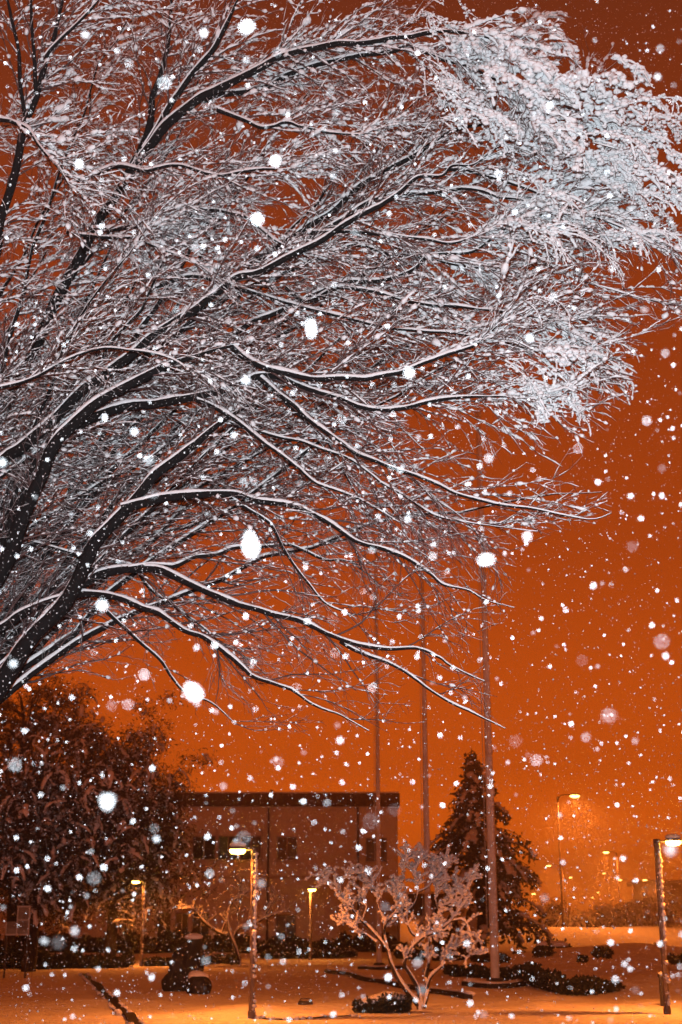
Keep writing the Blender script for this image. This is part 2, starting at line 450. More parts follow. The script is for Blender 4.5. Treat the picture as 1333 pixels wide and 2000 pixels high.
for a in [(1123, 1555, 105, 1089, 'tallest street light with its single lamp high over the road', 6500),
          (1184, 1665, 170, 1205, 'street light whose lamp hangs left of its pole, below the tallest one', 9100),
          (1072, 1691, 215, 1100, 'street light with bright lamp between the conifer and the tallest street light', 9100),
          (1260, 1719, 235, 1280, 'street light with its lamp just left of the rightmost garden lamp', 9100),
          (1211, 1719, 250, 1236, 'street light with curved arm below the left-hanging one', 7800),
          (1180, 1706, 330, 1190, 'tiny far street light right above the curved-arm one', 7800),
          (1115, 1714, 300, 1104, 'tiny far street light just right of the tallest pole', 7800),
          (1043, 1746, 260, 1039, 'small far street light at the edge of the conifer', 5200),
          (1157, 1753, 420, 1152, 'faintest far street light, left of a close pair low over the road', 6500),
          (1168, 1743, 400, 1172, 'faint far street light, right of a close pair low over the road', 6500)]:
    street_light(*a)

# ------------------------------------------------------------------ flagpoles
def flagpole(bx, by, tilt_px, r0, H, label):
    b = gpt(bx, by); root = empty('flagpole', b, label, 'flagpole', 'three tall flagpoles in a row')
    x, y, z = b
    mb = MB(); mb.lathe([(r0, -0.1), (r0, 2.0), (r0 * 0.92, 5), (r0 * 0.72, 10), (r0 * 0.5, H), (0.0, H + 0.05)], (x, y, z), 14)
    mb.build('pole', M_STEEL, root)
    mb = MB(); mb.lathe([(r0 * 2.1, -0.1), (r0 * 2.1, 0.05), (r0 * 1.4, 0.09), (r0 * 1.02, 0.10)], (x, y, z), 14); mb.build('base_plate', M_DARKMETAL, root)
    mb = MB(); blobs(mb, [(x, y, z + H + 0.12)], 0.12, I2, 0.0); mb.build('finial', M_STEEL, root)
    mb = MB(); mb.tubes(np.array([[(x - r0 * 1.5, y - 0.03, z + 1.3), (x - r0 * 1.35, y - 0.05, z + H * 0.5), (x - r0 * 0.7, y - 0.02, z + H * 0.98)]]), np.full((1, 3), 0.012), 5); mb.build('halyard', M_PALE, root)
    mb = MB(); mb.box((x - r0 * 1.15, y - 0.02, z + 1.3), (r0 * 0.9, 0.05, 0.12)); mb.build('cleat', M_DARKMETAL, root, smooth=False)
    k = 260; zz = np.linspace(1.2, H * 0.97, k); rad = np.interp(zz, [0, 2, 5, 10, H], [r0, r0, r0 * .92, r0 * .72, r0 * .5])
    P = np.stack([x + rad * 0.35, y - rad * 0.66, z + zz], -1)
    rr = rad * 0.75 * np.clip(rng.uniform(0.3, 1.15, k) * smooth_noise(k, 9, 0.1, 1.3), 0.03, 1.1)
    mb = MB(); mb.tubes(P[None], rr[None], 6, jit=0.12); mb.build('snow_crust', M_SNOW, root)
flagpole(968, 1917, 0, 0.130, 17.2, 'nearest and thickest of the three flagpoles, in front of the conifer')
flagpole(838, 1898, 0, 0.120, 17.2, 'middle of the three flagpoles, rising behind the pruned tree')
flagpole(741, 1885, 0, 0.110, 17.2, 'farthest and thinnest of the three flagpoles, in front of the building corner')

# ------------------------------------------------------------------ buildings
def rect_front(mb, x0, x1, z0, z1, y, d):
    mb.box(((x0 + x1) / 2, y + d / 2, (z0 + z1) / 2), (x1 - x0, d, z1 - z0))
YB = 92.0
def bx(px): return float(at(px, 1700, YB)[0])
def bz(py): return float(at(600, py, YB)[2])
bl = empty('building', (bx(400), YB, 0), 'long two-storey building with flat dark roof edge behind the garden', 'building')
# wall laid up with real openings
wins = []       # (x0,x1,z0,z1)
def wpx(a, b, c, d): return (bx(a), bx(b), bz(d), bz(c))
up = [wpx(374, 421, 1632, 1680), wpx(424, 466, 1632, 1680), wpx(469, 510, 1632, 1680), wpx(540, 581, 1634, 1680), wpx(714, 757, 1636, 1684), wpx(258, 330, 1632, 1680), wpx(140, 215, 1632, 1680)]
dn = [wpx(310, 338, 1782, 1832), wpx(345, 372, 1782, 1832), wpx(378, 412, 1782, 1832), wpx(540, 580, 1786, 1832)]
XL, XR, ZT = bx(-160), bx(778), bz(1575)
cuts_x = sorted(set([XL, XR] + [v for w in up + dn for v in w[:2]]))
cuts_z = sorted(set([-0.3, ZT] + [v for w in up + dn for v in w[2:]]))
mb = MB(); DW = 0.35
for i in range(len(cuts_x) - 1):
    runs = []
    for j in range(len(cuts_z) - 1):
        cx, cz = (cuts_x[i] + cuts_x[i + 1]) / 2, (cuts_z[j] + cuts_z[j + 1]) / 2
        hole = any(w[0] < cx < w[1] and w[2] < cz < w[3] for w in up + dn)
        if not hole:
            if runs and abs(runs[-1][1] - cuts_z[j]) < 1e-6: runs[-1][1] = cuts_z[j + 1]
            else: runs.append([cuts_z[j], cuts_z[j + 1]])
    for z0, z1 in runs:
        V = [(cuts_x[i], YB, z0), (cuts_x[i + 1], YB, z0), (cuts_x[i + 1], YB, z1), (cuts_x[i], YB, z1)]
        mb.add(V, [(0, 1, 2, 3)])
for w in up + dn:          # reveals
    for (a, b) in (((w[0], w[2]), (w[1], w[2])), ((w[1], w[2]), (w[1], w[3])), ((w[1], w[3]), (w[0], w[3])), ((w[0], w[3]), (w[0], w[2]))):
        mb.add([(a[0], YB, a[1]), (b[0], YB, b[1]), (b[0], YB + DW, b[1]), (a[0], YB + DW, a[1])], [(0, 1, 2, 3)])
rect_front(mb, XR - 0.02, XR, -0.3, ZT, YB, 16)
rect_front(mb, XL, XL + 0.02, -0.3, ZT, YB, 16)
rect_front(mb, XL, XR, -0.3, ZT, YB + 15.9, 0.1)
mb.build('wall', M_WALL, bl, smooth=False)
mb = MB(); rect_front(mb, XL - 0.3, XR + 0.15, bz(1575), bz(1550), YB - 0.35, 16.8)
roof = mb.build('roof_edge', M_ROOF, bl, smooth=False)
mb = MB(); rect_front(mb, XL - 0.25, XR + 0.1, bz(1550) + 0.003, bz(1547), YB - 0.3, 16.6); mb.build('snow_layer', M_SNOW, roof, smooth=False)
mb = MB(); rect_front(mb, bx(524), bx(530), bz(1550), bz(1540), YB + 1, 0.3); mb.build('roof_vent', M_ROOF, roof, smooth=False)
for q, w in enumerate(up + dn):
    pale = False
    mb = MB(); fw = 0.07; yy = YB + 0.12
    for (x0, x1, z0, z1) in ((w[0], w[1], w[2], w[2] + fw), (w[0], w[1], w[3] - fw, w[3]), (w[0], w[0] + fw, w[2] + fw, w[3] - fw), (w[1] - fw, w[1], w[2] + fw, w[3] - fw)):
        rect_front(mb, x0, x1, z0, z1, yy, 0.08)
    xm = w[0] + (w[1] - w[0]) * (0.5 if not pale else 0.47)
    rect_front(mb, xm - 0.03, xm + 0.03, w[2] + fw, w[3] - fw, yy + 0.005, 0.07)
    if pale:
        zm = (w[2] + w[3]) / 2
        rect_front(mb, xm + 0.03, w[1] - fw, zm - 0.03, zm + 0.03, yy + 0.01, 0.06)
    wi = mb.build('window', M_PALE if pale else M_FRAME, bl, smooth=False)
    if pale: wi['label'] = 'pale-framed ground-floor window at the far left'
    for (x0, x1) in ((w[0] + fw, xm - 0.03), (xm + 0.03, w[1] - fw)):
        mb = MB(); rect_front(mb, x0, x1, w[2] + fw, w[3] - fw, yy + 0.03, 0.012)
        mb.build('pane', M_BLIND if (pale and x0 > xm) else M_GLASS, wi, smooth=False)
    mb = MB(); rect_front(mb, w[0] - 0.05, w[1] + 0.05, w[2] - 0.09, w[2] - 0.003, YB - 0.08, 0.18); mb.build('sill', M_WALL2, wi, smooth=False)
# vertical pilasters on the front
for pxx in (372, 422.5, 467.5, 512):
    mb = MB(); rect_front(mb, bx(pxx) - 0.05, bx(pxx) + 0.05, bz(1690), bz(1620), YB - 0.08, 0.077); mb.build('pilaster', M_WALL2, bl, smooth=False)

for pxx in (524, 700, 250):
    mb = MB(); mb.tubes(np.array([[(bx(pxx), YB - 0.09, 0.0), (bx(pxx), YB - 0.09, bz(1577))]]), np.full((1, 2), 0.06), 8); mb.build('drainpipe', M_ROOF, bl)
mb = MB(); rect_front(mb, XL, XR, bz(1716), bz(1711), YB - 0.06, 0.057); mb.build('string_course', M_WALL2, bl, smooth=False)
# glazed case that catches the flash at the left edge
YN = 47.0
nx_ = lambda p: float(at(p, 1800, YN)[0]); nz_ = lambda p: float(at(40, p, YN)[2])
nc = empty('notice_case', (nx_(35), YN, 0), 'pale framed glass notice case standing before the dark trees at the left edge', 'notice case')
mb = MB(); f_ = 0.035
for (a0, a1, c0, c1) in ((12, 58, 1824, 1827), (32, 58, 1769, 1772)):
    rect_front(mb, nx_(a0), nx_(a1), nz_(c1), nz_(c0), YN, 0.05)
for (a0, c0) in ((12, 1800), (33, 1772), (56, 1772)):
    rect_front(mb, nx_(a0), nx_(a0) + f_, nz_(1824), nz_(c0), YN + 0.003, 0.045)
rect_front(mb, nx_(33) + f_, nx_(56), nz_(1798), nz_(1796), YN + 0.005, 0.04)
mb.build('frame', M_PALE, nc, smooth=False)
for (a0, a1, c0, c1) in ((33, 56, 1772, 1796), (33, 56, 1798, 1824), (12, 33, 1800, 1824)):
    mb = MB(); rect_front(mb, nx_(a0) + f_, nx_(a1), nz_(c1), nz_(c0), YN + 0.02, 0.01); mb.build('pane', M_BLIND, nc, smooth=False)
for a0 in (13, 54):
    mb = MB(); rect_front(mb, nx_(a0), nx_(a0) + 0.05, -0.2, nz_(1827), YN + 0.01, 0.05); mb.build('leg', M_DARKMETAL, nc, smooth=False)
# low annex at the corner
YA = 88.0
def ax(px): return float(at(px, 1760, YA)[0])
def az(py): return float(at(800, py, YA)[2])
an = empty('annex', (ax(850), YA, 0), 'low flat-roofed annex with lit wall at the corner of the long building', 'building')
mb = MB(); rect_front(mb, ax(782), ax(893), -0.3, az(1788), YA + 0.6, 8); mb.build('wall', M_WALL2, an, smooth=False)
mb = MB(); rect_front(mb, ax(779), ax(900), az(1788), az(1746), YA, 9); rf = mb.build('canopy', M_ROOF, an, smooth=False)
mb = MB(); rect_front(mb, ax(779) + 0.02, ax(900) - 0.02, az(1746) + 0.003, az(1741), YA + 0.02, 8.9); mb.build('snow_layer', M_SNOW, rf, smooth=False)
mb = MB(); rect_front(mb, ax(834), ax(852), 0.0, az(1790), YA + 0.55, 0.045); mb.build('door', M_GLASS, an, smooth=False)
mb = MB(); mb.tubes(np.array([[(ax(868), YA + 0.15, -0.2), (ax(868), YA + 0.15, az(1788))]]), np.full((1, 2), 0.10), 8); mb.build('column', M_WALL2, an)
lamp_light(an, (ax(808), YA - 0.9, az(1792)), 160)
# kiosk
YK = 74.0
kx = lambda p: float(at(p, 1790, YK)[0]); kz = lambda p: float(at(900, p, YK)[2])
ki = empty('kiosk', (kx(913), YK, 0), 'small square kiosk with snowy top beside the conifer', 'kiosk')
mb = MB(); rect_front(mb, kx(897), kx(931), -0.2, kz(1772), YK, 1.2); mb.build('wall', M_WALL2, ki, smooth=False)
mb = MB(); mb.tubes(np.array([[(kx(896), YK + 0.6, kz(1771)), (kx(914), YK + 0.6, kz(1769)), (kx(932), YK + 0.6, kz(1771))]]), np.full((1, 3), 0.16), 10, wscale=np.full((1, 3), 3.9), hscale=np.ones((1, 3))); mb.build('snow_cap', M_SNOW, ki)
# far low building on the right
YF = 340.0
fx = lambda p: float(at(p, 1740, YF)[0]); fz = lambda p: float(at(1300, p, YF)[2])
fb = empty('far_building', (fx(1320), YF, 0), 'low far building fading into the snowfall at the right edge', 'building')
mb = MB(); rect_front(mb, fx(1268), fx(1420), -1, fz(1728), YF, 20); mb.build('wall', M_WALL2, fb, smooth=False)
mb = MB(); rect_front(mb, fx(1262), fx(1425), fz(1728), fz(1719), YF - 1.5, 24); mb.build('roof', M_FRAME, fb, smooth=False)
mb = MB(); rect_front(mb, fx(1268), fx(1420), fz(1770), fz(1760), YF - 0.3, 0.28); mb.build('window_band', M_FRAME, fb, smooth=False)

# ------------------------------------------------------------------ standing stone and its blocks
def rock(name, parent, c, r, squash, seed, rz=0.0, lean=0.0, m=M_STONE, amp=0.22, I=I3):
    V, F = I
    V = lump(V, amp, seed, 1.5) * np.asarray(squash) * r
    V = np.sign(V) * np.abs(V) ** 0.92
    V[:, 0] += lean * V[:, 2]
    ca, sa = cos(rz), sin(rz)
    V = np.stack([V[:, 0] * ca - V[:, 1] * sa, V[:, 0] * sa + V[:, 1] * ca, V[:, 2]], -1) + np.asarray(c)
    mb = MB(); mb.add(V, F)
    return mb.build(name, m, parent)
b = gpt(362, 1935); m1 = ppm(b[1])
st = empty('standing_stone', b, 'tall leaning dark standing stone with snow on top, left of the near lamp', 'stone')
s1 = rock('stone', st, b + np.array([0, 0, 42 * m1]), 1.0, (26 * m1, 22 * m1, 58 * m1), 3, 0.3, 0.24)
rock('snow_cap', s1, b + np.array([13 * m1, 0.05, 95 * m1]), 1.0, (15 * m1, 13 * m1, 5 * m1), 8, m=M_SNOW, amp=0.1)
s2 = rock('foot_stone', st, b + np.array([-18 * m1, -0.1, 12 * m1]), 1.0, (22 * m1, 18 * m1, 16 * m1), 5, 0.1, -0.1)
rock('snow_cap', s2, b + np.array([-27 * m1, 0.0, 24 * m1]), 1.0, (12 * m1, 12 * m1, 5 * m1), 9, m=M_SNOW, amp=0.1)
b2 = gpt(389, 1941)
sb = empty('stone_block', b2, 'squat black stone block with rounded snow cap beside the standing stone', 'stone')
q_ = rock('stone', sb, b2 + np.array([0, 0, 12 * m1]), 1.0, (20 * m1, 17 * m1, 18 * m1), 15, 0.2, 0.0, amp=0.12)
rock('snow_cap', q_, b2 + np.array([-2 * m1, 0.10, 29 * m1]), 1.0, (15 * m1, 14 * m1, 8 * m1), 18, m=M_SNOW, amp=0.1)

# ------------------------------------------------------------------ hedges and clipped shrubs
def hedge(pix, depth, heights, label, snow=0.5, cat='hedge', name='hedge', leaf=0.07, dens=900, gaps=0.0, zoff=0.0):
    pts = np.array([gpt(*p) for p in pix]); P = resample(pts, 0.25); k = len(P)
    hs = np.interp(np.linspace(0, 1, k), np.linspace(0, 1, len(heights)), heights) * smooth_noise(k, 2, 0.5, 1.4)
    c = P.mean(0)
    root = empty(name, (c[0], c[1], 0), label, cat)
    L = np.linalg.norm(np.diff(P, axis=0), axis=1).sum()
    n = int(min(14000, 1.6 * dens * L * depth))
    i = rng.integers(0, k, n); f = rng.uniform(-0.6, 0.6, n)
    pos = P[i].copy(); pos[:, 0] += f * 0.3; pos[:, 1] += rng.uniform(-depth / 2, depth / 2, n)
    pos[:, 2] = np.array([gz(a, b) for a, b in P[:, :2]])[i] + hs[i] * rng.uniform(0.0, 1.0, n) ** 0.7
    mb = MB(); cards(mb, pos, leaf * 1.35, 1.2, -0.8, 0.32)
    mb.build('foliage', M_HEDGE, root, smooth=False)
    # dark woody core so that no light passes through
    mb = MB(); q = P.copy(); bz_ = np.array([gz(a, b) for a, b in P[:, :2]]); q[:, 2] = bz_ + hs * 0.25
    mb.tubes(q[None], (hs * 0.30)[None], 8, wscale=np.full((1, k), 1.0) * np.clip(depth * 0.28 / np.maximum(hs * 0.30, 0.02), 0.3, 6)[None], hscale=np.ones((1, k)))
    mb.build('stems', M_HEDGE, root)
    if snow > 0:
        q = P.copy(); q[:, 2] = bz_ + hs * 0.97; q[:, 1] += 0.08 * depth
        rr = np.full(k, 0.10) * smooth_noise(k, 3, 0.5, 1.4) * snow
        mb = MB(); mb.tubes(q[None], rr[None], 8, wscale=(np.full(k, depth * 0.46) / rr)[None], hscale=np.full((1, k), 1.2), jit=0.0)
        mb.build('snow_cap', M_SNOW, root)
    return root
hedge([(880, 1903), (930, 1908), (985, 1915), (1040, 1925), (1090, 1938), (1130, 1944), (1165, 1940), (1200, 1936)], 0.55, [0.18, 0.22, 0.2, 0.28, 0.42, 0.34, 0.34, 0.10], 'dark low hedge curving along the foot of the snow mounds on the right', snow=0.0, leaf=0.09, dens=1600)
hedge([(-60, 1893), (60, 1892), (160, 1891), (250, 1889)], 1.2, [0.55, 0.55, 0.5, 0.45], 'dark hedge at the left edge in front of the far left lamp', snow=0.0, leaf=0.09)
hedge([(290, 1887), (345, 1886), (420, 1885), (460, 1884)], 0.8, [0.2, 0.3, 0.35, 0.3], 'low dark hedge behind the standing stone', snow=0.3, leaf=0.08)
hedge([(-60, 1862), (200, 1861), (420, 1860), (640, 1859), (770, 1858)], 1.6, [0.9, 0.85, 0.8, 0.75, 0.75], 'long dark hedge along the foot of the building', snow=0.0, leaf=0.13, dens=500)
hedge([(520, 1873), (600, 1872), (690, 1871)], 0.9, [0.2, 0.3, 0.25], 'flat dark hedge strip around the most distant garden lamp', snow=0.5, leaf=0.09)
hedge([(780, 1872), (860, 1869), (905, 1868)], 0.9, [0.5, 0.55, 0.5], 'dark hedge behind the pruned tree, below the annex', snow=0.3, leaf=0.1)
hedge([(708, 1977), (745, 1978), (785, 1977)], 0.55, [0.30, 0.36, 0.36], 'small black clipped shrub with thick snow cap at the bottom, left of the pruned tree', snow=0.9, cat='shrub', name='clipped_shrub', leaf=0.05, dens=5000)
def bush(px, py, w, h, label, snow=1.0, cat='shrub', group='snowy shrubs on the mounds', n=900, leaf=0.10):
    b = gpt(px, py); m_ = ppm(b[1]); rx = w / 2 * m_ * 1.25; hz = h * m_ * 0.75
    root = empty('shrub', b, label, cat, group)
    d = norm(rng.normal(0, 1, (n, 3))); d[:, 2] = np.abs(d[:, 2])
    lob = np.stack([rng.uniform(-0.6, 0.6, 5) * rx, rng.uniform(-0.4, 0.4, 5) * rx, np.zeros(5)], -1); lr = rng.uniform(0.4, 0.9, 5); li = rng.integers(0, 5, n)
    pos = b + lob[li] + d * rng.uniform(0.3, 1.05, (n, 1)) * lr[li][:, None] * np.array([rx * 0.75, rx * 0.6, hz * 1.15])
    mb = MB(); cards(mb, pos, leaf * 1.3 * (b[1] / 60), 1.2, -0.7, 0.32)
    blobs(mb, [b + np.array([0, 0, hz * 0.35])], 1.0, I2, 0.08, (rx * 0.55, rx * 0.45, hz * 0.4))
    mb.build('foliage', M_HEDGE, root, smooth=False)
    if snow:
        mb = MB(); V, F = I3; V = lump(V, 0.10, int(px), 2.0) * np.array([rx * 0.95, rx * 0.8, hz * 0.42]) * snow + b + np.array([0, 0.05, hz * 0.72]); mb.add(V, F)
        mb.build('snow_cap', M_SNOW, root)
for a in [(945, 1877, 40, 26, 'dark shrub left of the thickest flagpole, part covered in snow', 0.0), (990, 1876, 26, 14, 'small dark shrub just right of the thickest flagpole', 0.0),
          (1027, 1876, 46, 22, 'dark shrub under the right edge of the conifer', 0.7), (1060, 1868, 34, 40, 'tall dark shrub on the mound right of the conifer', 0.5),
          (1092, 1866, 56, 36, 'snow-capped shrub on the crest of the mound', 0.6), (1137, 1875, 16, 7, 'tiny dark shrub between the two mound crests', 0.0),
          (1178, 1868, 32, 26, 'ragged dark shrub on the mound below the street lights', 0.0), (1200, 1868, 18, 12, 'little dark shrub right of the ragged one', 0.0),
          (1228, 1862, 20, 8, 'low dark shrub near the second mound crest', 0.0), (1278, 1856, 18, 12, 'dark shrub behind the rightmost garden lamp', 0.0),
          (1325, 1880, 30, 22, 'dark shrub at the right edge behind the garden lamp', 0.3)]:
    bush(*a)

# ------------------------------------------------------------------ small fittings
b = gpt(597, 1962)
gl = empty('ground_light', b, 'small metal ground light half buried in the snow right of the near lamp', 'ground light')
mb = MB(); mb.lathe([(0.16, -0.05), (0.16, 0.05), (0.13, 0.08), (0.11, 0.08), (0.10, 0.06)], b, 14); hs_ = mb.build('housing', M_DARKMETAL, gl)
mb = MB(); mb.lathe([(0.10, 0.065), (0.05, 0.082), (0.0, 0.085)], b, 14); mb.build('lens', M_PALE, hs_)
mb = MB(); mb.tubes(np.array([[b + np.array([-0.14, 0, 0.06]), b + np.array([-0.1, 0, 0.12]), b + np.array([0.1, 0, 0.12]), b + np.array([0.14, 0, 0.06])]]), np.full((1, 4), 0.014), 5); mb.build('bracket', M_DARKMETAL, gl)
b = gpt(1296, 1965)
bxo = empty('control_box', b, 'slim black control box on a post beside the rightmost garden lamp', 'control box')
mm = ppm(b[1])
mb = MB(); mb.box(b + np.array([0, 0, 25 * mm]), (9 * mm, 8 * mm, 52 * mm)); mb.build('body', M_DARKMETAL, bxo, smooth=False)
mb = MB(); mb.box(b + np.array([0, -0.01, 53 * mm]), (12 * mm, 11 * mm, 5 * mm)); ld = mb.build('lid', M_DARKMETAL, bxo, smooth=False)
mb = MB(); blobs(mb, [b + np.array([0, -0.01, 57 * mm])], 6 * mm, I2, 0.04, (1, 1, 0.5)); mb.build('snow_cap', M_SNOW, ld)

# ------------------------------------------------------------------ branches
def grow(P0, D0, L, k, wob, droop, lift=0.0):
    """n curved shoots: start points, directions, lengths -> (n,k,3)"""
    n = len(P0); P = np.zeros((n, k, 3)); P[:, 0] = P0; d = norm(D0); st = (L / (k - 1))[:, None]
    for j in range(1, k):
        d = norm(d + rng.normal(0, wob, (n, 3)) + np.array([0, 0, 1.0]) * (lift - droop * j / k))
        P[:, j] = P[:, j - 1] + d * st
    return P
def side_dirs(T, ang_lo, ang_hi, depth_sd=0.55, bias=(0.25, 0, 0.02), back=0.0):
    n = len(T)
    inpl = np.cross(T, np.array([0.0, 1.0, 0.0])); inpl = norm(inpl) * rng.choice([-1.0, 1.0], (n, 1))
    p = norm(inpl + np.array([0, 1.0, 0]) * rng.normal(back, depth_sd, (n, 1)))
    a = rng.uniform(radians(ang_lo), radians(ang_hi), (n, 1))
    return norm(np.cos(a) * T + np.sin(a) * p + np.array(bias))
def spots(P, spacing, f0=0.0, f1=1.0):
    """random stations along each polyline of (n,k,3): points, tangents, fraction, index"""
    n, k, _ = P.shape
    L = np.linalg.norm(np.diff(P, axis=1), axis=2).sum(1)
    cnt = np.maximum(1, (L * (f1 - f0) / spacing + rng.uniform(0, 1, n)).astype(int))
    i = np.repeat(np.arange(n), cnt); f = rng.uniform(f0, f1, len(i))
    s = f * (k - 1); j = np.clip(s.astype(int), 0, k - 2); t = (s - j)[:, None]
    return P[i, j] * (1 - t) + P[i, j + 1] * t, norm(P[i, j + 1] - P[i, j]), f, i
def inside(px, py, poly):
    poly = np.asarray(poly, float); c = np.zeros(px.shape, bool); n = len(poly)
    for i in range(n):
        x1, y1 = poly[i]; x2, y2 = poly[(i + 1) % n]
        if y1 == y2: continue
        c ^= ((y1 > py) != (y2 > py)) & (px < (x2 - x1) * (py - y1) / (y2 - y1) + x1)
    return c

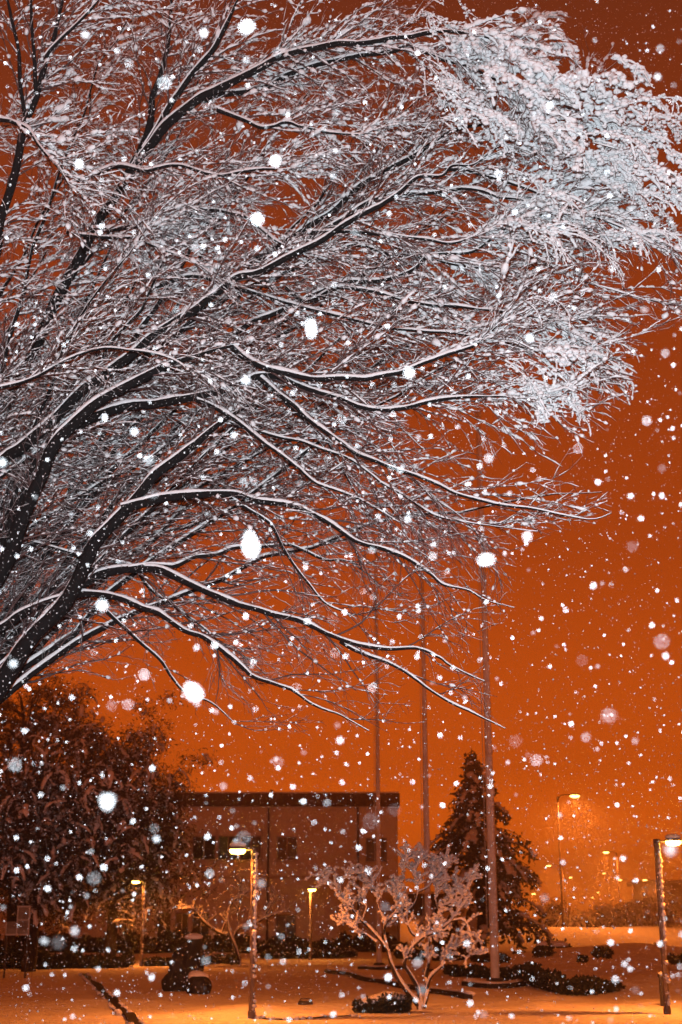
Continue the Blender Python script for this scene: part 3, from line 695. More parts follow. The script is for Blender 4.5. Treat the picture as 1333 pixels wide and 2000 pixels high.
# ---- the big tree that fills the picture, its trunk just outside on the left
TRUNK = at(-190, 1560, 11.2)
LIMBS = [  # pixels traced from the photograph, distance start/end, radius in pixels start/end
 ([(-190, 1560), (-60, 1420), (10, 1325), (65, 1240), (120, 1185), (150, 1135), (185, 1070), (220, 1025), (270, 970), (305, 930), (350, 895), (375, 870), (440, 820), (510, 778)], 11.0, 10.2, 25, 5),
 ([(-190, 1500), (-120, 1290), (0, 1230), (45, 1197), (95, 1173), (150, 1160), (200, 1162), (240, 1172), (280, 1187), (315, 1197), (360, 1232), (400, 1247), (430, 1265), (465, 1290), (500, 1320), (540, 1340), (585, 1360), (625, 1380), (667, 1395), (720, 1428)], 11.4, 9.8, 12, 2),
 ([(160, 1145), (200, 1125), (250, 1114), (300, 1115), (340, 1127), (380, 1145), (425, 1165), (475, 1185), (525, 1202), (585, 1215), (635, 1240), (667, 1250), (707, 1265), (757, 1270), (812, 1265), (857, 1280), (882, 1300), (947, 1330)], 10.7, 9.6, 9, 2),
 ([(667, 1251), (717, 1280), (767, 1300), (817, 1330), (852, 1355), (892, 1380), (947, 1405), (987, 1420)], 10.0, 9.6, 4, 1.5),
 ([(250, 1111), (295, 1102), (345, 1100), (380, 1087), (425, 1080), (460, 1067), (530, 1065), (565, 1065), (600, 1080), (635, 1092), (667, 1090), (700, 1100)], 10.5, 10.8, 6, 2),
 ([(65, 1060), (115, 1075), (165, 1087), (215, 1097), (260, 1112), (280, 1137), (310, 1165), (345, 1185), (380, 1215), (415, 1250), (450, 1290)], 11.2, 11.0, 5, 1.5),
 ([(210, 1195), (245, 1225), (280, 1255), (315, 1285), (340, 1325), (360, 1350), (415, 1375), (465, 1415)], 10.9, 11.2, 4, 1.2),
 ([(140, 1172), (160, 1215), (165, 1245), (158, 1292)], 11.0, 11.0, 3, 1),
 ([(240, 995), (280, 980), (340, 972), (450, 970), (500, 982), (575, 990), (640, 1020), (700, 1062), (760, 1080), (807, 1097), (842, 1120), (867, 1142), (917, 1155), (952, 1175), (1007, 1190)], 10.4, 9.6, 9, 1.5),
 ([(450, 970), (520, 1020), (560, 1080), (600, 1135), (640, 1180), (700, 1210)], 10.2, 10.4, 4, 1.2),
 ([(-190, 1480), (-60, 1230), (0, 1120), (30, 1060), (55, 990), (85, 920), (110, 870), (150, 830), (200, 785), (270, 745), (325, 715), (390, 695), (455, 677)], 11.2, 10.0, 24, 6),
 ([(-200, 1470), (-75, 1200), (-15, 1110), (15, 1050), (45, 975), (70, 910), (100, 858), (140, 818), (185, 788), (235, 762), (300, 735), (370, 712), (440, 692)], 11.5, 10.6, 20, 4),
 ([(455, 680), (480, 700), (515, 715), (560, 730), (610, 740), (667, 740), (717, 742), (767, 727), (817, 712), (867, 695), (907, 680), (937, 665), (967, 635), (987, 620)], 10.0, 9.3, 7, 2.5),
 ([(150, 830), (185, 815), (235, 800), (300, 790), (360, 780), (425, 762), (475, 750), (505, 735), (545, 735), (575, 745), (625, 765), (667, 780), (697, 795), (742, 802), (787, 797), (832, 785), (877, 777), (937, 772), (1000, 775), (1080, 790)], 10.7, 9.2, 10, 2),
 ([(385, 782), (420, 795), (460, 817), (500, 845), (530, 870), (555, 892), (585, 920), (620, 945), (667, 962), (707, 980), (747, 1000), (800, 1030)], 10.3, 9.9, 5, 1.5),
 ([(510, 740), (540, 768), (575, 790), (595, 810), (620, 830), (667, 860), (697, 885), (737, 900), (767, 915), (807, 930), (857, 947), (897, 965), (947, 980), (987, 990), (1067, 997), (1150, 1010), (1195, 998)], 10.1, 9.0, 6, 1.8),
 ([(510, 738), (560, 790), (600, 830), (640, 870), (680, 930), (720, 1000)], 10.2, 10.6, 3.5, 1.2),
 ([(-200, 1440), (-80, 1010), (0, 905), (40, 875), (85, 840), (125, 800), (165, 760), (215, 725), (260, 690), (290, 660), (340, 625), (380, 605), (415, 580), (460, 540), (500, 530), (560, 500), (620, 470), (667, 440), (697, 425), (732, 405), (782, 375), (817, 350), (867, 345), (887, 325), (927, 320), (967, 290), (1017, 265)], 11.6, 9.6, 17, 2.5),
 ([(85, 842), (130, 808), (175, 770), (225, 738), (275, 700), (310, 672), (360, 640), (430, 590), (490, 560), (560, 530), (640, 500), (700, 482), (760, 498), (832, 505), (892, 517), (947, 525), (1027, 537)], 11.6, 10.0, 9, 2),
 ([(-210, 1420), (-60, 980), (-20, 850), (10, 780), (55, 690), (100, 615), (130, 550), (165, 480), (200, 415), (235, 370), (260, 330), (285, 270), (300, 200), (320, 115), (330, 50), (335, -40)], 11.8, 11.0, 20, 5),
 ([(270, 315), (300, 262), (340, 195), (380, 145), (415, 105), (435, 70), (455, 30), (475, -20)], 11.2, 10.4, 8, 4),
 ([(255, 340), (320, 255), (380, 200), (425, 175), (480, 150), (540, 120), (600, 100), (667, 85), (732, 80), (782, 72), (850, 62), (930, 70), (1010, 90)], 11.2, 9.2, 10, 3),
 ([(400, 195), (435, 185), (480, 180), (530, 165), (600, 130), (667, 118), (717, 107), (767, 100), (797, 92), (832, 105), (877, 117), (927, 132), (990, 165), (1050, 205)], 11.0, 9.2, 7, 2.5),
 ([(-220, 1400), (-90, 800), (-15, 520), (0, 440), (20, 370), (35, 300), (50, 235), (70, 185), (90, 115), (105, 65), (120, 10), (130, -40)], 11.4, 10.2, 16, 6),
 ([(52, 232), (42, 190), (35, 90), (20, 25), (10, -30)], 10.4, 10.0, 5, 3),
 ([(70, 180), (66, 120), (62, 60), (60, -20)], 10.3, 10.0, 5, 3),
 ([(92, 112), (120, 78), (150, 50), (205, -5)], 10.2, 9.8, 4, 2.5),
 ([(115, 795), (160, 725), (185, 700), (215, 640), (250, 580), (280, 520)], 11.4, 11.0, 5, 2),
 ([(258, 668), (300, 610), (330, 560), (360, 510), (390, 455), (430, 400), (470, 350)], 11.2, 10.8, 5, 2),
 ([(180, 450), (250, 445), (325, 430), (360, 412), (410, 407), (450, 412), (490, 430), (540, 470), (600, 500)], 11.2, 10.2, 6, 2),
 ([(130, 455), (185, 457), (240, 465), (270, 470), (330, 490), (400, 520)], 10.9, 10.4, 4, 2),
 ([(150, 350), (190, 340), (235, 330), (280, 337), (310, 332), (350, 327), (410, 340), (440, 342), (520, 330), (600, 335)], 10.9, 10.2, 5, 2),
 ([(425, 215), (470, 235), (505, 250), (540, 250), (570, 242), (640, 260), (720, 262)], 10.6, 10.0, 5, 2),
 ([(560, 560), (600, 590), (667, 565), (742, 575), (807, 592), (867, 595), (942, 602), (1030, 620), (1110, 640)], 10.6, 9.6, 5, 2),
 ([(460, 650), (500, 625), (560, 600), (620, 572), (667, 555), (717, 552), (762, 547), (812, 525), (842, 500), (917, 492), (957, 470), (997, 445), (1027, 432), (1067, 420), (1130, 430)], 10.8, 9.6, 6, 2),
 ([(600, 455), (667, 452), (732, 460), (797, 465), (837, 467), (877, 475), (917, 465), (952, 447)], 10.4, 9.8, 5, 2),
 ([(480, 520), (560, 470), (600, 445), (640, 420), (667, 400), (702, 365), (732, 345), (767, 325), (817, 300), (857, 272), (902, 250), (957, 237), (1050, 218)], 11.2, 10.0, 8, 3),
 ([(600, 470), (660, 430), (720, 395), (790, 380), (860, 375), (930, 372), (1000, 385), (1080, 420)], 10.6, 9.6, 5, 2),
 ([(0, 760), (60, 740), (140, 700), (220, 680), (300, 690), (380, 720)], 10.2, 10.0, 3.5, 1.5),
 ([(0, 235), (25, 240), (55, 255), (80, 285), (110, 320), (140, 360)], 9.8, 9.4, 5, 2),
 ([(620, 770), (700, 840), (760, 900), (830, 960), (900, 1010), (950, 1060)], 10.6, 10.2, 3, 1.2),
 ([(440, 820), (520, 850), (600, 870), (690, 900), (780, 960), (860, 1010), (960, 1030), (1050, 1040)], 10.4, 9.6, 3.5, 1.2),
 ([(300, 560), (380, 540), (470, 560), (560, 590), (660, 620), (760, 640), (860, 650), (960, 665), (1080, 690), (1180, 710)], 11.0, 9.4, 5, 1.5),
 ([(870, 330), (950, 345), (1030, 370), (1100, 400), (1180, 430), (1260, 470)], 10.0, 9.4, 4, 1.5),
 ([(960, 480), (1040, 500), (1120, 540), (1200, 565), (1290, 590)], 10.0, 9.6, 3, 1.2),
]
CANOPY = [(-260, -120), (880, -120), (880, 25), (940, 40), (1000, 8), (1130, 25), (1215, 95), (1290, 170), (1400, 210), (1400, 600), (1280, 660), (1250, 770), (1180, 850), (1110, 930),
          (1200, 960), (1210, 1010), (1080, 1050), (1010, 1090), (1015, 1190), (950, 1250), (965, 1340), (1000, 1440), (800, 1420), (720, 1445), (480, 1445), (300, 1370), (120, 1290), (30, 1290), (-40, 1400), (-260, 1400)]
HEAVY = [(1040, 150, 190, 1.0), (1180, 170, 130, 0.9), (930, 110, 110, 0.7), (1130, 330, 130, 0.75), (1280, 330, 110, 0.7), (1250, 240, 90, .7), (1110, 710, 90, 0.75), (1190, 750, 55, .6), (1040, 800, 90, 0.56), (1050, 870, 60, 0.4), (70, 240, 110, 0.54), (60, 400, 100, 0.54),
         (120, 200, 90, 0.5), (200, 260, 110, 0.35), (300, 420, 130, 0.3), (150, 560, 110, 0.32), (560, 200, 130, 0.3), (800, 180, 130, 0.35), (620, 320, 120, 0.25), (880, 620, 110, 0.3), (960, 560, 120, 0.32), (560, 30, 110, 0.4), (420, 30, 120, 0.45), (260, 60, 90, 0.4), (30, 540, 70, 0.5), (60, 470, 70, 0.54), (700, 60, 150, 0.35), (1060, 420, 120, 0.56), (1250, 430, 100, 0.58), (1130, 1000, 70, 0.35)]
def heavy(P):
    x, y = proj(P); h = np.zeros(x.shape)
    for a, b, r, w in HEAVY: h = np.maximum(h, w * np.exp(-((x - a) ** 2 + (y - b) ** 2) / (2 * (r * 0.75) ** 2)))
    return h
def snowiness(P):
    x, y = proj(P)
    return np.interp(y, [0, 500, 850, 1050, 1300, 1450], [1.0, 0.9, 0.72, 0.42, 0.22, 0.15])

tree = empty('tree', (TRUNK[0], TRUNK[1], 0), 'huge bare tree with snow-laden branches arching across the picture from the left', 'tree')
# trunk
tp = np.array([(TRUNK[0] - 0.05, TRUNK[1], -0.2), (TRUNK[0] - 0.03, TRUNK[1], 0.8), (TRUNK[0] + 0.02, TRUNK[1] + 0.1, 1.7), (TRUNK[0] - 0.02, TRUNK[1] + 0.15, TRUNK[2] + 0.25), tuple(at(-205, 1440, 11.4))])
tq = resample(tp, 0.08); kk = len(tq)
mb = MB(); mb.tubes(tq[None], (np.interp(np.linspace(0, 1, kk), [0, 0.1, 0.5, 0.8, 1], [0.42, 0.30, 0.25, 0.24, 0.13]) * smooth_noise(kk, 4, 0.94, 1.06))[None], 16)
mb.build('trunk', M_BARK, tree)

def snow_ridge(mb, P, R, amount, sides=7):
    """snow lying along the upper side of one branch; P (k,3), R (k)"""
    k = len(P); T = norm(np.gradient(P, axis=0)); hz = np.sqrt(np.clip(1 - T[:, 2] ** 2, 0, 1))
    f = np.clip((hz - 0.35) / 0.5, 0.0, 1.0) * amount
    f = f * np.interp(np.linspace(0, 1, k), [0, 0.8, 1], [1, 1, 0.35])
    th = (0.008 + 0.20 * R) * f * smooth_noise(k, 4, 0.25, 1.45) * rng.uniform(0.85, 1.15, k) + 0.0005
    w = (R * 0.86 + 0.003) * np.clip(f * 1.6, 0.05, 1) * rng.uniform(0.9, 1.08, k)
    mb.tubes(P[None], np.ones((1, k)), sides, up_off=(R * 0.74 + th * 0.40)[None], wscale=w[None], hscale=(R * 0.24 + th)[None])
main = []            # (P, R) for side growth
for pix, y0, y1, r0, r1 in LIMBS:
    pix = np.array(pix, float); n = len(pix)
    s = np.concatenate([[0], np.cumsum(np.linalg.norm(np.diff(pix, axis=0), axis=1))]); s /= s[-1]
    Yd = y0 + (y1 - y0) * s
    P3 = at(pix[:, 0], pix[:, 1], Yd)
    q = resample(np.column_stack([P3]), 0.03); k = len(q)
    f = np.linspace(0, 1, k)
    R = 1.10 * (r0 + (r1 - r0) * f ** 0.8) * ppm(y0 + (y1 - y0) * f) * smooth_noise(k, 8, 0.93, 1.08) * np.interp(f, [0, 0.82, 1], [1, 1, 0.35])
    q += np.stack([smooth_noise(k, 6, -1, 1), smooth_noise(k, 6, -1, 1), smooth_noise(k, 6, -1, 1)], -1) * 0.009
    q += np.stack([smooth_noise(k, 12, -1, 1), smooth_noise(k, 12, -1, 1), smooth_noise(k, 12, -1, 1)], -1) * np.interp(f, [0, .1, 1], [0, 1, 1])[:, None] * 0.017
    mb = MB(); mb.tubes(q[None], R[None], 9 if r0 > 8 else 6)
    br = mb.build('branch', M_BARK if r0 > 3 else M_TWIG, tree)
    mb = MB(); snow_ridge(mb, q, R, float(snowiness(q[k // 2])) * 0.6 + 0.45)
    mb.build('snow_ridge', M_SNOW, br)
    main.append((q, R))
# limbs on the far and left side of the crown, less seen
EXTRA = []
for i in range(46):
    if i < 34:
        for _ in range(50):
            tx, ty = rng.uniform(-60, 1230), rng.uniform(-60, 980)
            if inside(np.array([tx]), np.array([ty]), CANOPY)[0]: break
        Yd = rng.uniform(10.4, 13.8); end = at(tx, ty, Yd)
    else:
        a = rng.uniform(1.8, 4.4); rr = rng.uniform(2.5, 4.5)
        end = TRUNK + np.array([rr * cos(a), rr * sin(a) * 0.8, rng.uniform(1.5, 6.0)])
    st_ = TRUNK + np.array([0, 0.1, 0.2])
    m1_ = st_ * 0.62 + end * 0.38 + np.array([-0.25, 0, 0.45]) + rng.normal(0, 0.15, 3)
    m2_ = st_ * 0.25 + end * 0.75 + np.array([-0.05, 0, 0.35]) + rng.normal(0, 0.12, 3)
    q = resample(np.array([st_, m1_, m2_, end]), 0.06); k = len(q)
    R = np.linspace(0.034, 0.003, k) * smooth_noise(k, 6, 0.9, 1.1)
    q = q + np.stack([smooth_noise(k, 7, -1, 1), smooth_noise(k, 7, -1, 1), smooth_noise(k, 7, -1, 1)], -1) * 0.05
    j0 = 0
    q, R = q[j0:], R[j0:]
    EXTRA.append((q, R))
    mb = MB(); mb.tubes(q[None], R[None], 6)
    br = mb.build('branch', M_BARK, tree)
    mb = MB(); snow_ridge(mb, q, R, 0.8); mb.build('snow_ridge', M_SNOW, br)

def keep(P):        # shoots whose tip stays within the crown
    x, y = proj(P[:, -1]); return inside(x, y, CANOPY) | (x < -120)
def first_order(q, R, spacing, lo, hi, seen=True):
    P1, T1, f1, _ = spots(q[None], spacing, 0.12, 1.0)
    x, y = proj(P1); m = (x > -230) if seen else np.ones(len(P1), bool)
    return P1[m], T1[m], f1[m]
A_P, A_D, A_L, A_R = [], [], [], []
for (q, R) in main + EXTRA[:34]:
    p, t, f = first_order(q, R, 0.095, 0, 1)
    if len(p) == 0: continue
    A_P.append(p); A_D.append(side_dirs(t, 18, 50, 0.5, (0.28, 0, 0.0), 0.45)); A_L.append(rng.uniform(0.35, 1.15, len(p)) * (1 - 0.25 * f))
    A_R.append(np.clip(np.interp(f, np.linspace(0, 1, len(R)), R) * 0.45, 0.0035, 0.010))
for (q, R) in main + EXTRA[:34]:      # each limb ends in a spray of shoots
    e = np.repeat(q[-1:], 6, 0) * 0.999; tt = np.repeat(norm(q[-1:] - q[-4:-3]), 6, 0)
    A_P.append(q[rng.integers(int(len(q) * 0.86), len(q), 6)]); A_D.append(side_dirs(tt, 3, 24, 0.5, (0.1, 0, 0))); A_L.append(rng.uniform(0.3, 0.75, 6)); A_R.append(np.full(6, 0.0045))
for (q, R) in EXTRA[34:]:
    p, t, f = first_order(q, R, 0.22, 0, 1, False)
    A_P.append(p); A_D.append(side_dirs(t, 22, 58, bias=(0, 0, 0.05))); A_L.append(rng.uniform(0.5, 1.3, len(p))); A_R.append(np.full(len(p), 0.006))
A_P, A_D, A_L, A_R = np.concatenate(A_P), np.concatenate(A_D), np.concatenate(A_L), np.concatenate(A_R)
# finger-like sprays where the snow has bent the shoots down
ARC = []
for a, b_, r, w in HEAVY:
    n = int(9 * w * (r / 100) ** 2) + 2 if w >= 0.55 else 0
    if n == 0: continue
    ang = rng.uniform(0, 2 * pi, n); rr = r * np.sqrt(rng.uniform(0, 1, n))
    hx, hy = a + rr * np.cos(ang) - 60, b_ + rr * np.sin(ang) - 45
    ok = inside(hx, hy, CANOPY); hx, hy = hx[ok], hy[ok]; n = len(hx)
    p0 = at(hx, hy, rng.uniform(8.9, 10.0, n))
    d0 = np.stack([rng.uniform(0.6, 1.1, n), rng.normal(0, 0.35, n), rng.uniform(-0.35, 0.35, n)], -1)
    ARC.append(grow(p0, d0, rng.uniform(0.3, 0.8, n), 9, 0.09, 0.34))
ARC = np.concatenate(ARC); ARC = ARC[keep(ARC)]
hp, ht, hf, hi_ = spots(ARC, 0.050, 0.0, 1.0)
hd_ = norm(ht * 0.9 + np.stack([rng.normal(0.1, 0.35, len(hp)), rng.normal(0, 0.45, len(hp)), rng.uniform(-0.75, 0.1, len(hp))], -1))
SPR = np.concatenate([ARC, grow(hp, hd_, rng.uniform(0.06, 0.26, len(hp)) * (1.25 - 0.5 * hf), 9, 0.13, 0.26)])
SPR = SPR[keep(SPR)]
S1 = grow(A_P, A_D, A_L, 9, 0.11, 0.07, 0.03)
m = keep(S1) & (rng.uniform(0, 1, len(S1)) < np.interp(proj(S1[:, 4])[1], [750, 1000, 1300], [1, 0.75, 0.45])); S1, A_R = S1[m], A_R[m]
R1 = A_R[:, None] * np.linspace(1, 0.28, 9)[None]
# second and third order twigs
p2, t2, f2, i2 = spots(S1, 0.072, 0.10, 1.0)
S2 = grow(p2, side_dirs(t2, 15, 45, 0.6, (0.12, 0, -0.03), 0.15), rng.uniform(0.10, 0.38, len(p2)), 5, 0.17, 0.12, 0.03)
m = keep(S2); S2 = S2[m]
R2 = np.full((len(S2), 5), 0.0026) * np.linspace(1, 0.35, 5)[None] * rng.uniform(0.8, 1.3, (len(S2), 1))
p3, t3, f3, i3 = spots(S2, 0.075, 0.1, 1.0)
S3 = grow(p3, side_dirs(t3, 15, 50, 0.9, (0.1, 0, -0.03)), rng.uniform(0.03, 0.12, len(p3)), 3, 0.2, 0.10)
m = keep(S3); S3 = S3[m]
R3 = np.full((len(S3), 3), 0.0016) * np.linspace(1, 0.4, 3)[None]
print('twigs', len(S1), len(S2), len(S3), len(SPR))
mb = MB(); mb.tubes(S1, R1, 4, cap=False); mb.tubes(S2, R2, 3, cap=False); mb.tubes(S3, R3, 3, cap=False)
mb.tubes(SPR, np.full(SPR.shape[:2], 0.003), 3, cap=False)
o = mb.build('twigs', M_TWIG, tree); o['kind'] = 'stuff'
def twig_snow(mb, P, R, base, sides, gap, var=0.5):
    n, k, _ = P.shape
    if k < 9:                       # finer stations so that the snow lies in clumps
        pass
    T = norm(np.gradient(P, axis=1)); hz = np.sqrt(np.clip(1 - T[..., 2] ** 2, 0, 1))
    sn = snowiness(P); hv = heavy(P)
    clump = np.clip(rng.uniform(-gap, 1.0, (n, k)), 0.0, 1.0)
    th = base * sn * (1 + 2.2 * hv) * np.clip(hz * 1.3 - 0.15, 0.05, 1) * (0.10 + clump * (1 + rng.uniform(-var, var, (n, k)))) 
    th[:, 0] *= 0.5; th[:, -1] *= 0.6
    mb.tubes(P, np.maximum(th, 0.0004), sides, up_off=R * 0.5 + th * 0.75, jit=0.10)
def densify(P, q):
    n, k, _ = P.shape; s = np.linspace(0, k - 1, q); j = np.clip(s.astype(int), 0, k - 2); t = (s - j)[None, :, None]
    return P[:, j] * (1 - t) + P[:, j + 1] * t
def crumbs(mb, S, spacing, r_lo, r_hi, stretch=2.0, I=I0):
    """clots of snow sitting on the twigs, drawn out along them"""
    p, t, f, i = spots(S, spacing, 0.05, 1.0)
    hzn = np.sqrt(np.clip(1 - t[:, 2] ** 2, 0, 1)); sn = snowiness(p); hv = heavy(p)
    m = rng.uniform(0, 1, len(p)) < (0.08 + 0.85 * sn) * np.clip(hzn * 1.3 - 0.2, 0.1, 1)
    p, t, hv, sn = p[m], t[m], hv[m], sn[m]; n = len(p)
    r = rng.uniform(r_lo, r_hi, n) * (0.6 + 0.4 * sn) * (1 + 1.0 * hv) * rng.choice([0.7, 1.0, 1.5], n, p=[0.5, 0.35, 0.15])
    V, F = I
    v = V[None] * (1 + rng.normal(0, 0.22, (n, len(V), 1)))
    along = np.sum(v * t[:, None], -1, keepdims=True)
    v = v + t[:, None] * along * (rng.uniform(0.2, stretch, (n, 1, 1)))
    P = p[:, None] + v * r[:, None, None]; P[..., 2] += r[:, None] * 0.65
    mb.add(P.reshape(-1, 3), (F[None] + (np.arange(n) * len(V))[:, None, None]).reshape(-1, 3))
    return n
mb = MB()
D1 = densify(S1, 22); twig_snow(mb, D1, densify(R1[..., None], 22)[..., 0], 0.0098, 5, 1.2)
c1 = crumbs(mb, S1, 0.055, 0.007, 0.0175, 0.9)
D2 = densify(S2, 7); twig_snow(mb, D2, np.full(D2.shape[:2], 0.0022), 0.0056, 4, 1.1)
c2 = crumbs(mb, S2, 0.10, 0.0045, 0.0108, 0.9)
sel = rng.uniform(0, 1, len(S3)) < 0.6
twig_snow(mb, S3[sel], R3[sel], 0.0034, 3, 0.7)
c3 = 0
print('crumbs', c1, c2, c3)
o = mb.build('twig_snow', M_SNOW, tree); o['kind'] = 'stuff'
mb = MB(); D = densify(SPR, 12); n_, k_ = D.shape[:2]
hv = np.clip(heavy(D[:, 0]), 0.25, 1)[:, None]
prof = np.interp(np.linspace(0, 1, k_), [0, 0.12, 0.85, 1], [0.35, 1, 0.95, 0.5])[None]
rr = 0.019 * hv * prof * rng.uniform(0.5, 1.25, (n_, 1)) * rng.uniform(0.4, 1.5, (n_, k_))
mb.tubes(D, rr, 7, up_off=rr * 0.6, jit=0.16)
p, t, f, i = spots(SPR, 0.024, 0.05, 1.0); h2 = np.clip(heavy(p), 0.2, 1)
blobs(mb, p + np.array([0, 0, 0.010]) + rng.normal(0, 0.013, p.shape), rng.uniform(0.009, 0.033, len(p)) * h2, I1, 0.17, (1.25, 1.0, 0.85))
o = mb.build('snow_clumps', M_SNOW, tree); o['kind'] = 'stuff'

# ------------------------------------------------------------------ small pruned trees thick with snow
def small_tree(strokes, Yd, scale, label, rad, blob, nshoot, seed_stroke=None, thick=1.0):
    b = at(strokes[0][0][0][0], strokes[0][0][0][1], Yd); b = np.array([b[0], Yd, gz(b[0], Yd)])
    root = empty('pruned_tree', b, label, 'tree', 'small pruned trees in the snowy garden')
    tips = []
    for si, (pix, r0, r1) in enumerate(strokes):
        pix = np.array(pix, float); n = len(pix)
        dz = np.cumsum(np.concatenate([[0], rng.normal(0, 0.10, n - 1)])) * scale
        P = at(pix[:, 0], pix[:, 1], Yd + dz); 
        q = resample(P, 0.04 * scale); k = len(q); R = np.linspace(r0, r1, k) * rad * smooth_noise(k, 5, 0.88, 1.12)
        if si == 0: q[0, 2] -= 0.1
        mb = MB(); mb.tubes(q[None], R[None], 7)
        br = mb.build('trunk' if si == 0 else 'branch', M_BARK2, root)
        mb = MB(); T = norm(np.gradient(q, axis=0)); hz = np.clip(np.sqrt(np.clip(1 - T[:, 2] ** 2, 0, 1)) - 0.15, 0.05, 1)
        th = (R * 0.55 + 0.018 * scale * thick) * hz * smooth_noise(k, 4, 0.6, 1.3) * rng.uniform(0.8, 1.2, k)
        mb.tubes(q[None], np.ones((1, k)), 7, up_off=(R * 0.78 + th * 0.5)[None], wscale=(R * 0.8 + th * 0.3)[None], hscale=(R * 0.22 + th)[None])
        mb.build('snow_ridge', M_SNOW, br)
        if si > 0: tips.append(q[int(k * 0.35):])
    allp, allt = [], []
    for q in tips:
        p, t, f, _ = spots(q[None], 0.055 * scale, 0.0, 1.0); allp.append(p); allt.append(t)
        e = np.repeat(q[-1:], nshoot, 0); allp.append(e); allt.append(np.repeat(norm(q[-1:] - q[-3:-2]), nshoot, 0))
    p, t = np.concatenate(allp), np.concatenate(allt)
    S = grow(p, side_dirs(t, 20, 75, 0.9, (0, 0, 0.35)), rng.uniform(0.12, 0.40, len(p)) * scale, 7, 0.22, 0.05, 0.05)
    p2, t2, _, _ = spots(S, 0.13 * scale, 0.2, 1.0)
    SS = grow(p2, side_dirs(t2, 25, 80, 0.9, (0, 0, 0.3)), rng.uniform(0.06, 0.20, len(p2)) * scale, 7, 0.25, 0.05, 0.05)
    S = np.concatenate([S, SS])
    mb = MB(); mb.tubes(S, np.full(S.shape[:2], 0.008 * scale), 4, cap=False); o = mb.build('twigs', M_BARK2, root); o['kind'] = 'stuff'
    D = densify(S, 9); rr = blob * rng.uniform(0.55, 1.25, D.shape[:2]); rr[:, 0] *= 0.6; rr[:, -1] *= 0.8
    mb = MB(); mb.tubes(D, rr * 0.75, 6, up_off=rr * 0.6, jit=0.14)
    pb, tb, _, _ = spots(S, 0.055 * scale, 0.05, 1.0); rb = blob * rng.uniform(0.4, 1.1, len(pb))
    blobs(mb, pb + np.stack([rng.normal(0, 0.3, len(pb)) * rb, rng.normal(0, 0.3, len(pb)) * rb, rb * 0.8], -1), rb, I1, 0.10, (1.1, 1.1, 0.85))
    o = mb.build('twig_snow', M_SNOW, root); o['kind'] = 'stuff'
    return root
def Z4(L): return [(600 + a / 3.703, 1640 + b / 3.703) for a, b in L]
def Z3(L): return [(300 + a / 4.166, 1600 + b / 4.166) for a, b in L]
YT1 = gpt(822, 1971)[1]
small_tree([
    (Z4([(815, 1225), (800, 1190), (740, 1120), (660, 1010), (610, 900), (585, 800)]), 1.0, 0.6),
    (Z4([(830, 1215), (800, 1080), (740, 970), (705, 895), (760, 790), (850, 705), (940, 665), (1040, 590), (1110, 500)]), 0.75, 0.25),
    (Z4([(845, 1215), (872, 1100), (862, 1000), (880, 900), (880, 760), (940, 620), (990, 480), (1080, 330)]), 0.75, 0.22),
    (Z4([(586, 810), (540, 740), (480, 670), (400, 590), (330, 510), (290, 450), (240, 390), (200, 330), (120, 270)]), 0.55, 0.2),
    (Z4([(585, 800), (560, 680), (575, 600), (640, 530), (670, 450), (640, 360)]), 0.5, 0.2),
    (Z4([(500, 745), (430, 690), (350, 650), (290, 600)]), 0.35, 0.2),
    (Z4([(850, 705), (770, 690), (730, 620), (720, 530), (690, 450), (650, 380)]), 0.4, 0.2),
    (Z4([(720, 530), (780, 460), (800, 380), (780, 300), (790, 200), (840, 130)]), 0.35, 0.18),
    (Z4([(868, 1080), (900, 990), (980, 910), (1020, 830), (1100, 770), (1160, 765), (1190, 830)]), 0.5, 0.2),
    (Z4([(400, 590), (430, 480), (400, 380), (420, 290)]), 0.3, 0.16),
    (Z4([(575, 600), (520, 500), (500, 400), (470, 320)]), 0.3, 0.16),
    (Z4([(940, 640), (960, 560), (930, 430), (960, 300), (930, 190)]), 0.3, 0.16),
    (Z4([(1040, 590), (1120, 580), (1170, 640), (1190, 700)]), 0.3, 0.18),
    (Z4([(990, 480), (1080, 440), (1150, 390), (1190, 290)]), 0.28, 0.16),
    (Z4([(800, 380), (880, 340), (940, 260), (1010, 190)]), 0.28, 0.16),
    (Z4([(640, 360), (700, 290), (690, 200), (720, 130)]), 0.26, 0.14),
    (Z4([(240, 390), (260, 300), (330, 250)]), 0.26, 0.14),
], YT1, 1.0, 'small pruned tree caked in snow standing in front of the flagpoles', 0.058, 0.037, 5, thick=1.4)
YT2 = gpt(472, 1884)[1]
small_tree([
    (Z3([(700, 1175), (675, 1090), (645, 990), (615, 890), (605, 800), (620, 720)]), 1.0, 0.4),
    (Z3([(605, 945), (520, 915), (450, 870), (390, 810), (352, 762), (300, 725), (240, 735)]), 0.6, 0.3),
    (Z3([(650, 985), (700, 890), (800, 872), (880, 820), (1000, 770), (1075, 745)]), 0.6, 0.2),
    (Z3([(650, 970), (690, 870), (690, 740), (720, 620), (700, 560)]), 0.55, 0.2),
    (Z3([(560, 920), (580, 850), (600, 790)]), 0.4, 0.25),
    (Z3([(620, 720), (660, 660), (740, 610), (800, 560)]), 0.35, 0.18),
    (Z3([(880, 820), (930, 740), (980, 660), (1000, 600)]), 0.3, 0.15),
], YT2, 1.6, 'spreading pruned tree with one long left arm behind the near lamp', 0.095, 0.026, 1, thick=1.3)

